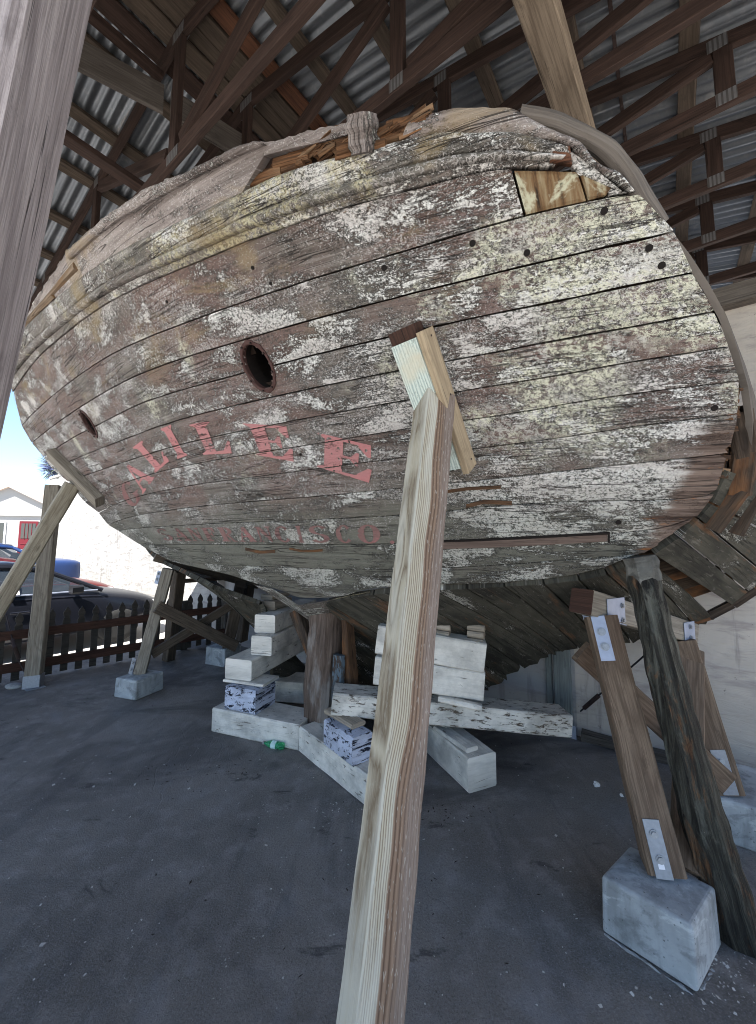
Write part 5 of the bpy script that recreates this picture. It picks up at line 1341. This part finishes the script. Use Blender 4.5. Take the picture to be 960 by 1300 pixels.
# ------------------------------------------------------------------ green bottle lying by the crib
p = gz(348, 950); dr = (gz(362, 951)-gz(336, 946)).normalized(); r = .030
bt = thing('plastic_bottle', 'crushed green plastic bottle lying against the white base timber', 'bottle', p)
def lathe(c, d, prof, n=18):
    V, Fc = [], []; d = Vector(d).normalized(); a = d.cross(ZV).normalized(); b_ = d.cross(a)
    for (t, r_) in prof:
        for j in range(n): q = 2*math.pi*j/n; V.append(c+d*t+a*math.cos(q)*r_*1.05+b_*math.sin(q)*r_*.9)
    for i in range(len(prof)-1):
        for j in range(n): Fc.append((i*n+j, i*n+(j+1) % n, (i+1)*n+(j+1) % n, (i+1)*n+j))
    Fc.append(tuple(range(n))[::-1]); Fc.append(tuple(range((len(prof)-1)*n, len(prof)*n))); return V, Fc
c = p+ZV*r*.9
V, Fc = lathe(c, -dr, [(-.085, .012), (-.082, .024), (-.075, .028), (-.06, .030), (-.045, .0255), (-.03, .030), (.02, .030), (.035, .027), (.06, .018), (.078, .011), (.086, .011)])
mesh('bottle_body', V, Fc, M['bottle'], bt, smooth=True)
V, Fc = lathe(c, -dr, [(-.026, .0306), (.016, .0306)]); mesh('bottle_label', V, Fc, M['blabel'], bt, smooth=True)
V, Fc = lathe(c, -dr, [(.086, .0135), (.099, .0135)]); mesh('bottle_cap', V, Fc, M['hwhite'], bt)

# ------------------------------------------------------------------ picket fence
fa, fb = L(6.16, .55, 0), L(5.42, 5.6, 0); fdir = (fb-fa).normalized(); fn = Vector((fdir.y, -fdir.x, 0))
if fn.dot(U) > 0: fn = -fn
fence = thing('picket_fence', 'low dark picket fence with red brown rails along the left of the shed', 'fence', fa)
flen = (fb-fa).length
for z_, hh in ((.17, .10), (.53, .10)):
    for k in range(2):
        beam_obj('fence_rail', fa+fdir*flen*k/2+ZV*z_+fn*.03, fa+fdir*flen*(k+1)/2+ZV*z_+fn*.03, .035, hh, M['rail_wood'], fence, side=fn, ch=.004, seg=8, jit=.003)
def picket_mesh():
    pr = [(-.036, 0), (.036, 0), (.036, .60), (.030, .625), (.022, .64), (.034, .66), (.038, .685), (.030, .71), (.014, .74), (0, .765), (-.014, .74), (-.030, .71), (-.038, .685), (-.034, .66), (-.022, .64), (-.030, .625), (-.036, .60)]
    b = MB(); b.prism([fa+fdir*x+ZV*(.02+z) for x, z in pr], -fn*.02); return b
pk = picket_mesh().build('picket', M['fence_wood'], fence)
npk = int(flen/.145)
for i in range(1, npk):
    o = pk.copy(); COL.objects.link(o); o.parent = fence; o.location = fdir*.145*i+ZV*random.uniform(-.012, .008)
for t in (.02, .5, .98):
    beam_obj('fence_post', fa+fdir*flen*t-fn*.05, fa+fdir*flen*t-fn*.05+ZV*.7, .09, .09, M['fence_wood'], fence, side=fn)

# ------------------------------------------------------------------ parked cars (nose towards the far wall)
def car(name, label, u_c, w_nose, z0, mat, sc=1.0, notice=False, hd=None):
    f_ = W if hd is None else Vector(hd).normalized(); s_ = Vector((-f_.y, f_.x, 0))         # s_ : car's left
    base = U*u_c + W*w_nose + ZV*z0
    t_ = thing(name, label, 'car', base - f_*2.3*sc, 'cars parked against the far wall')
    P = lambda x, y, z: base + (f_*(x-4.5) + s_*y + ZV*z)*sc                                  # x: 0 tail .. 4.5 nose
    st = [(0, .62, .45, .95, .80), (.12, .80, .30, 1.02, .86), (.9, .90, .20, 1.04, .93), (1.6, .91, .20, 1.00, .95), (2.6, .91, .20, .97, .94), (3.2, .90, .22, .95, .92), (3.8, .88, .25, .86, .86), (4.25, .82, .30, .74, .76), (4.5, .60, .38, .60, .60)]
    V, Fc = [], []; m = 12
    for (x, hw, zb, zt_, sh) in st:
        for (y, z) in [(-hw*.92, zb), (-hw, zb+.14), (-hw*1.01, (zb+zt_)/2), (-hw*.985, zt_-.12), (-hw*.93, zt_-.03), (-hw*.6, zt_+.035*(x > 3)), (hw*.6, zt_+.035*(x > 3)), (hw*.93, zt_-.03), (hw*.985, zt_-.12), (hw*1.01, (zb+zt_)/2), (hw, zb+.14), (hw*.92, zb)]:
            V.append(P(x, y, z))
    for i in range(len(st)-1):
        for j in range(m): Fc.append((i*m+j, i*m+(j+1) % m, (i+1)*m+(j+1) % m, (i+1)*m+j))
    Fc.append(tuple(range(m))); Fc.append(tuple(range((len(st)-1)*m, len(st)*m))[::-1])
    body = mesh('body', V, Fc, M[mat], t_, smooth=True)
    md = body.modifiers.new('smooth', 'SUBSURF'); md.levels = 2; md.render_levels = 2
    roof = [(.75, 1.05), (1.25, 1.34), (1.75, 1.42), (2.2, 1.42), (2.6, 1.36), (3.35, .97)]
    V, Fc = [], []
    rf = roof[1:5]
    for (x, z) in rf:
        for y in (-.60, -.45, 0, .45, .60): V.append(P(x, y, z-(.045 if abs(y) > .5 else .008 if abs(y) > .3 else 0)))
    for i in range(3):
        for j in range(4): a = i*5+j; Fc.append((a, a+1, a+6, a+5))
    ro = mesh('roof', V, Fc, M[mat], t_, smooth=True); md = ro.modifiers.new('thickness', 'SOLIDIFY'); md.thickness = .04
    for sg in (-1, 1):
        b = MB(); path = [P(.8, .86*sg, 1.0), P(1.25, .62*sg, 1.29), P(1.8, .60*sg, 1.375), P(2.25, .60*sg, 1.37), P(2.62, .62*sg, 1.31), P(3.38, .86*sg, .94)]
        b.tube(path, .035*sc, 8); b.tube([P(2.05, .60*sg, 1.37), P(2.0, .88*sg, .95)], .03*sc, 8); b.build('pillar', M[mat], t_)
        for quad_ in ([(.95, .85, .99), (2.0, .88, .97), (2.05, .60, 1.36), (1.3, .62, 1.29)], [(2.06, .88, .97), (3.3, .86, .95), (2.6, .62, 1.30), (2.1, .60, 1.36)]):
            b = MB(); q = [P(x, y*sg*.99, z) for x, y, z in quad_]; b.quad(q, [(0, 0), (1, 0), (1, 1), (0, 1)]); b.build('side_window', M['carglass'], t_)
        b = MB(); c = P(2.95, 1.0*sg, 1.0); b.beam(c-f_*.06*sc, c+f_*.10*sc, .20*sc, .13*sc, side=s_, ch=.03, w1=.12*sc); b.beam(P(2.98, .86*sg, .95), P(2.98, .96*sg, .97), .05*sc, .03*sc, side=f_); b.build('mirror', M['trim_black'], t_)
        V = []; b = MB(); b.beam(P(4.0, .70*sg, .66), P(4.38, .62*sg, .60), .16*sc, .10*sc, side=s_, ch=.03); b.build('headlight', M['lamp_glass'], t_)
        b = MB(); b.beam(P(2.2, .935*sg, .72), P(2.42, .935*sg, .72), .03*sc, .03*sc, ch=.008); b.build('door_handle', M[mat], t_)
        b = MB(); b.beam(P(.95, .905*sg, .985), P(3.3, .885*sg, .955), .012*sc, .02*sc, ch=.003); b.build('window_trim', M['galv'], t_)
        for x in (.95, 3.65):
            c = P(x, .80*sg, .31); V, Fc = lathe(c, s_*sg, [(-.1*sc, .20*sc), (-.1*sc, .31*sc), (.08*sc, .31*sc), (.10*sc, .29*sc), (.10*sc, .2*sc)], 24); wh = mesh('wheel', V, Fc, M['rubber'], t_, smooth=True)
            V, Fc = lathe(c, s_*sg, [(-.05*sc, .2*sc), (.085*sc, .2*sc), (.09*sc, .05*sc), (.10*sc, .03*sc)], 24); mesh('rim', V, Fc, M['rim'], wh)
    b = MB(); b.quad([P(2.66, -.60, 1.34), P(2.66, .60, 1.34), P(3.4, .82, .95), P(3.4, -.82, .95)], [(0, 0), (1, 0), (1, 1), (0, 1)]); b.build('windscreen', M['carglass'], t_)
    b = MB(); b.quad([P(1.2, -.58, 1.31), P(1.2, .58, 1.31), P(.55, .78, 1.03), P(.55, -.78, 1.03)], [(0, 0), (1, 0), (1, 1), (0, 1)]); b.build('rear_window', M['carglass'], t_)
    b = MB(); b.beam(P(1.3, 0, .6), P(3.2, 0, .6), 1.6*sc, .5*sc, side=s_)
    for y in (-.4, .4): b.beam(P(2.05, y, .8), P(1.85, y, 1.25), .4*sc, .1*sc, side=s_, ch=.03); b.beam(P(1.1, y, .8), P(.98, y, 1.15), .4*sc, .1*sc, side=s_, ch=.03)
    b.build('cabin_interior', M['interior'], t_)
    if notice:
        for (x, y, z, w_, h_, m_) in [(1.66, -.865, 1.06, .17, .2, 'paperw'), (2.22, -.865, 1.06, .14, .2, 'paperw'), (1.68, -.80, 1.21, .16, .07, 'papero')]:
            b = MB(); c = P(x, y, z); up_ = (s_*.62+ZV*.8).normalized(); b.beam(c-f_*w_/2*sc, c+f_*w_/2*sc, h_*sc, .004, side=up_, ch=.001); b.build('window_notice', M[m_], t_)
    return t_
car('parked_car', 'black parked car just beyond the picket fence, white notices in its window', 9.25, 4.05, -.30, 'car_black', 1.06, True)
car('parked_car', 'red parked car on the far side of the black one', 12.4, 4.35, -.30, 'car_red', 1.06)
car('parked_car', 'blue parked car farthest away, its roof above the red one', 15.8, -1.35, -.30, 'car_blue', 1.3, hd=-W)

# ------------------------------------------------------------------ white house across the street
hx = gd(14, 700, 26.0); hx.z = -.05
hd_ = Vector((.93, .37, 0)).normalized(); hn = Vector((.37, -.93, 0))
hs = thing('white_house', 'small white gabled house with a red door beyond the cars', 'house', hx)
def HP(x, z, o=0.0): return hx + hd_*x + hn*o + ZV*z
eave, peak = 3.9, 5.15
b = MB(); b.prism([HP(-2.6, -.6), HP(2.0, -.6), HP(2.0, eave), HP(-.3, peak), HP(-2.6, eave)], -hn*6); b.build('wall', M['hwhite'], hs)
b = MB(); b.prism([HP(-2.9, eave-.18, .3), HP(-.3, peak+.0, .3), HP(2.3, eave-.18, .3), HP(2.3, eave-.02, .3), HP(-.3, peak+.17, .3), HP(-2.9, eave-.02, .3)], -hn*6.6); b.build('roof', M['hroof'], hs)
b = MB(); b.prism([HP(-2.7, 3.25, .02), HP(2.1, 3.25, .02), HP(2.1, 3.42, .02), HP(-2.7, 3.42, .02)], hn*.12); b.build('cornice', M['hwhite'], hs)
d_ = MB(); d_.prism([HP(.35, -.25, .02), HP(1.35, -.25, .02), HP(1.35, 2.9, .02), HP(.35, 2.9, .02)], hn*.05); dr_ = d_.build('door', M['hred'], hs)
b = MB(); b.prism([HP(.47, 1.75, .075), HP(1.23, 1.75, .075), HP(1.23, 2.75, .075), HP(.47, 2.75, .075)], hn*.02); b.build('door_pane', M['pane'], dr_)
b = MB()
for x in (.66, .85, 1.04): b.beam(HP(x, 1.75, .11), HP(x, 2.75, .11), .03, .03)
for z_ in (.35, .9, 1.4): b.beam(HP(.47, z_, .08), HP(1.23, z_, .08), .06, .03, side=ZV)
b.build('door_bar', M['hred'], dr_)
w_ = MB(); w_.prism([HP(-1.25, 1.1, .02), HP(-.35, 1.1, .02), HP(-.35, 2.9, .02), HP(-1.25, 2.9, .02)], hn*.04); wf = w_.build('window', M['frame_w'], hs)
b = MB(); b.prism([HP(-1.15, 1.2, .065), HP(-.45, 1.2, .065), HP(-.45, 2.8, .065), HP(-1.15, 2.8, .065)], hn*.02); b.build('pane', M['pane'], wf)

# ------------------------------------------------------------------ spiky flowering shrub at the end of the far wall
def shrub(c, r, label):
    t_ = thing('flowering_shrub', label, 'shrub', c-ZV*r*.85)
    b = MB(); b.tube([c-ZV*r*.85, c-ZV*r*.4+U*.03, c], .06, 8, r1=.03); b.build('stem', M['stem'], t_)
    rs_ = random.Random(11); lf, bl = MB(), MB()
    for k in range(2600):
        d = Vector((rs_.gauss(0, 1), rs_.gauss(0, 1), rs_.gauss(.1, 1))).normalized(); a = c+d*r*rs_.uniform(.1, .75); e = a+d*r*rs_.uniform(.2, .42)
        s__ = d.cross(Vector((rs_.random(), rs_.random(), rs_.random()))).normalized()*r*.022
        tgt = bl if (rs_.random() < .5) else lf
        tgt.quad([a-s__, e, a+s__], [(0, 0), (1, 0), (0, 1)])
    lf.build('leaves', M['leaf'], t_); bl.build('flower_spikes', M['bloom'], t_)
shrub(L(22.6, 5.7, 5.0), .85, 'round bluish spiky shrub against the sky behind the ship\'s left edge')

# ------------------------------------------------------------------ camera
cam = bpy.data.cameras.new('Camera'); co = bpy.data.objects.new('Camera', cam); COL.objects.link(co)
co.location = EYE; co.rotation_euler = (R_(90)+PITCH, 0, 0)
cam.sensor_fit = 'VERTICAL'; cam.sensor_height = 36; cam.sensor_width = 36; cam.lens = 36*F/1300
cam.shift_y = -10/1300; cam.clip_start = .02; cam.clip_end = 2000
scene.camera = co
# ------------------------------------------------------------------ light
trav = (U*.20 + W*.62 - ZV*1.0).normalized(); sp_ = -trav
sun = bpy.data.lights.new('Sun', 'SUN'); so = bpy.data.objects.new('Sun', sun); COL.objects.link(so)
sun.energy = 5.0; sun.angle = R_(.5); sun.color = (1, .96, .9); so.rotation_euler = trav.to_track_quat('-Z', 'Y').to_euler(); so.location = (0, -5, 12)
wd = bpy.data.worlds.new('World'); scene.world = wd; wd.use_nodes = True; nt = wd.node_tree; nt.nodes.clear()
sk = nt.nodes.new('ShaderNodeTexSky'); sk.sky_type = 'NISHITA'; sk.sun_disc = False; sk.sun_elevation = math.asin(sp_.z); sk.sun_rotation = math.atan2(sp_.x, sp_.y); sk.air_density = 1.0; sk.dust_density = .1; sk.ozone_density = 2.0
bg = nt.nodes.new('ShaderNodeBackground'); bg.inputs[1].default_value = .07; wo = nt.nodes.new('ShaderNodeOutputWorld')
nt.links.new(sk.outputs[0], bg.inputs[0]); nt.links.new(bg.outputs[0], wo.inputs[0])
vs = scene.view_settings; vs.view_transform = 'Standard'; vs.look = 'None'; vs.exposure = 2.15; vs.gamma = 1.0; vs.use_curve_mapping = False
scene.cycles.filter_width = 1.0; scene.cycles.max_bounces = 8; scene.cycles.diffuse_bounces = 3; scene.cycles.use_denoising = True
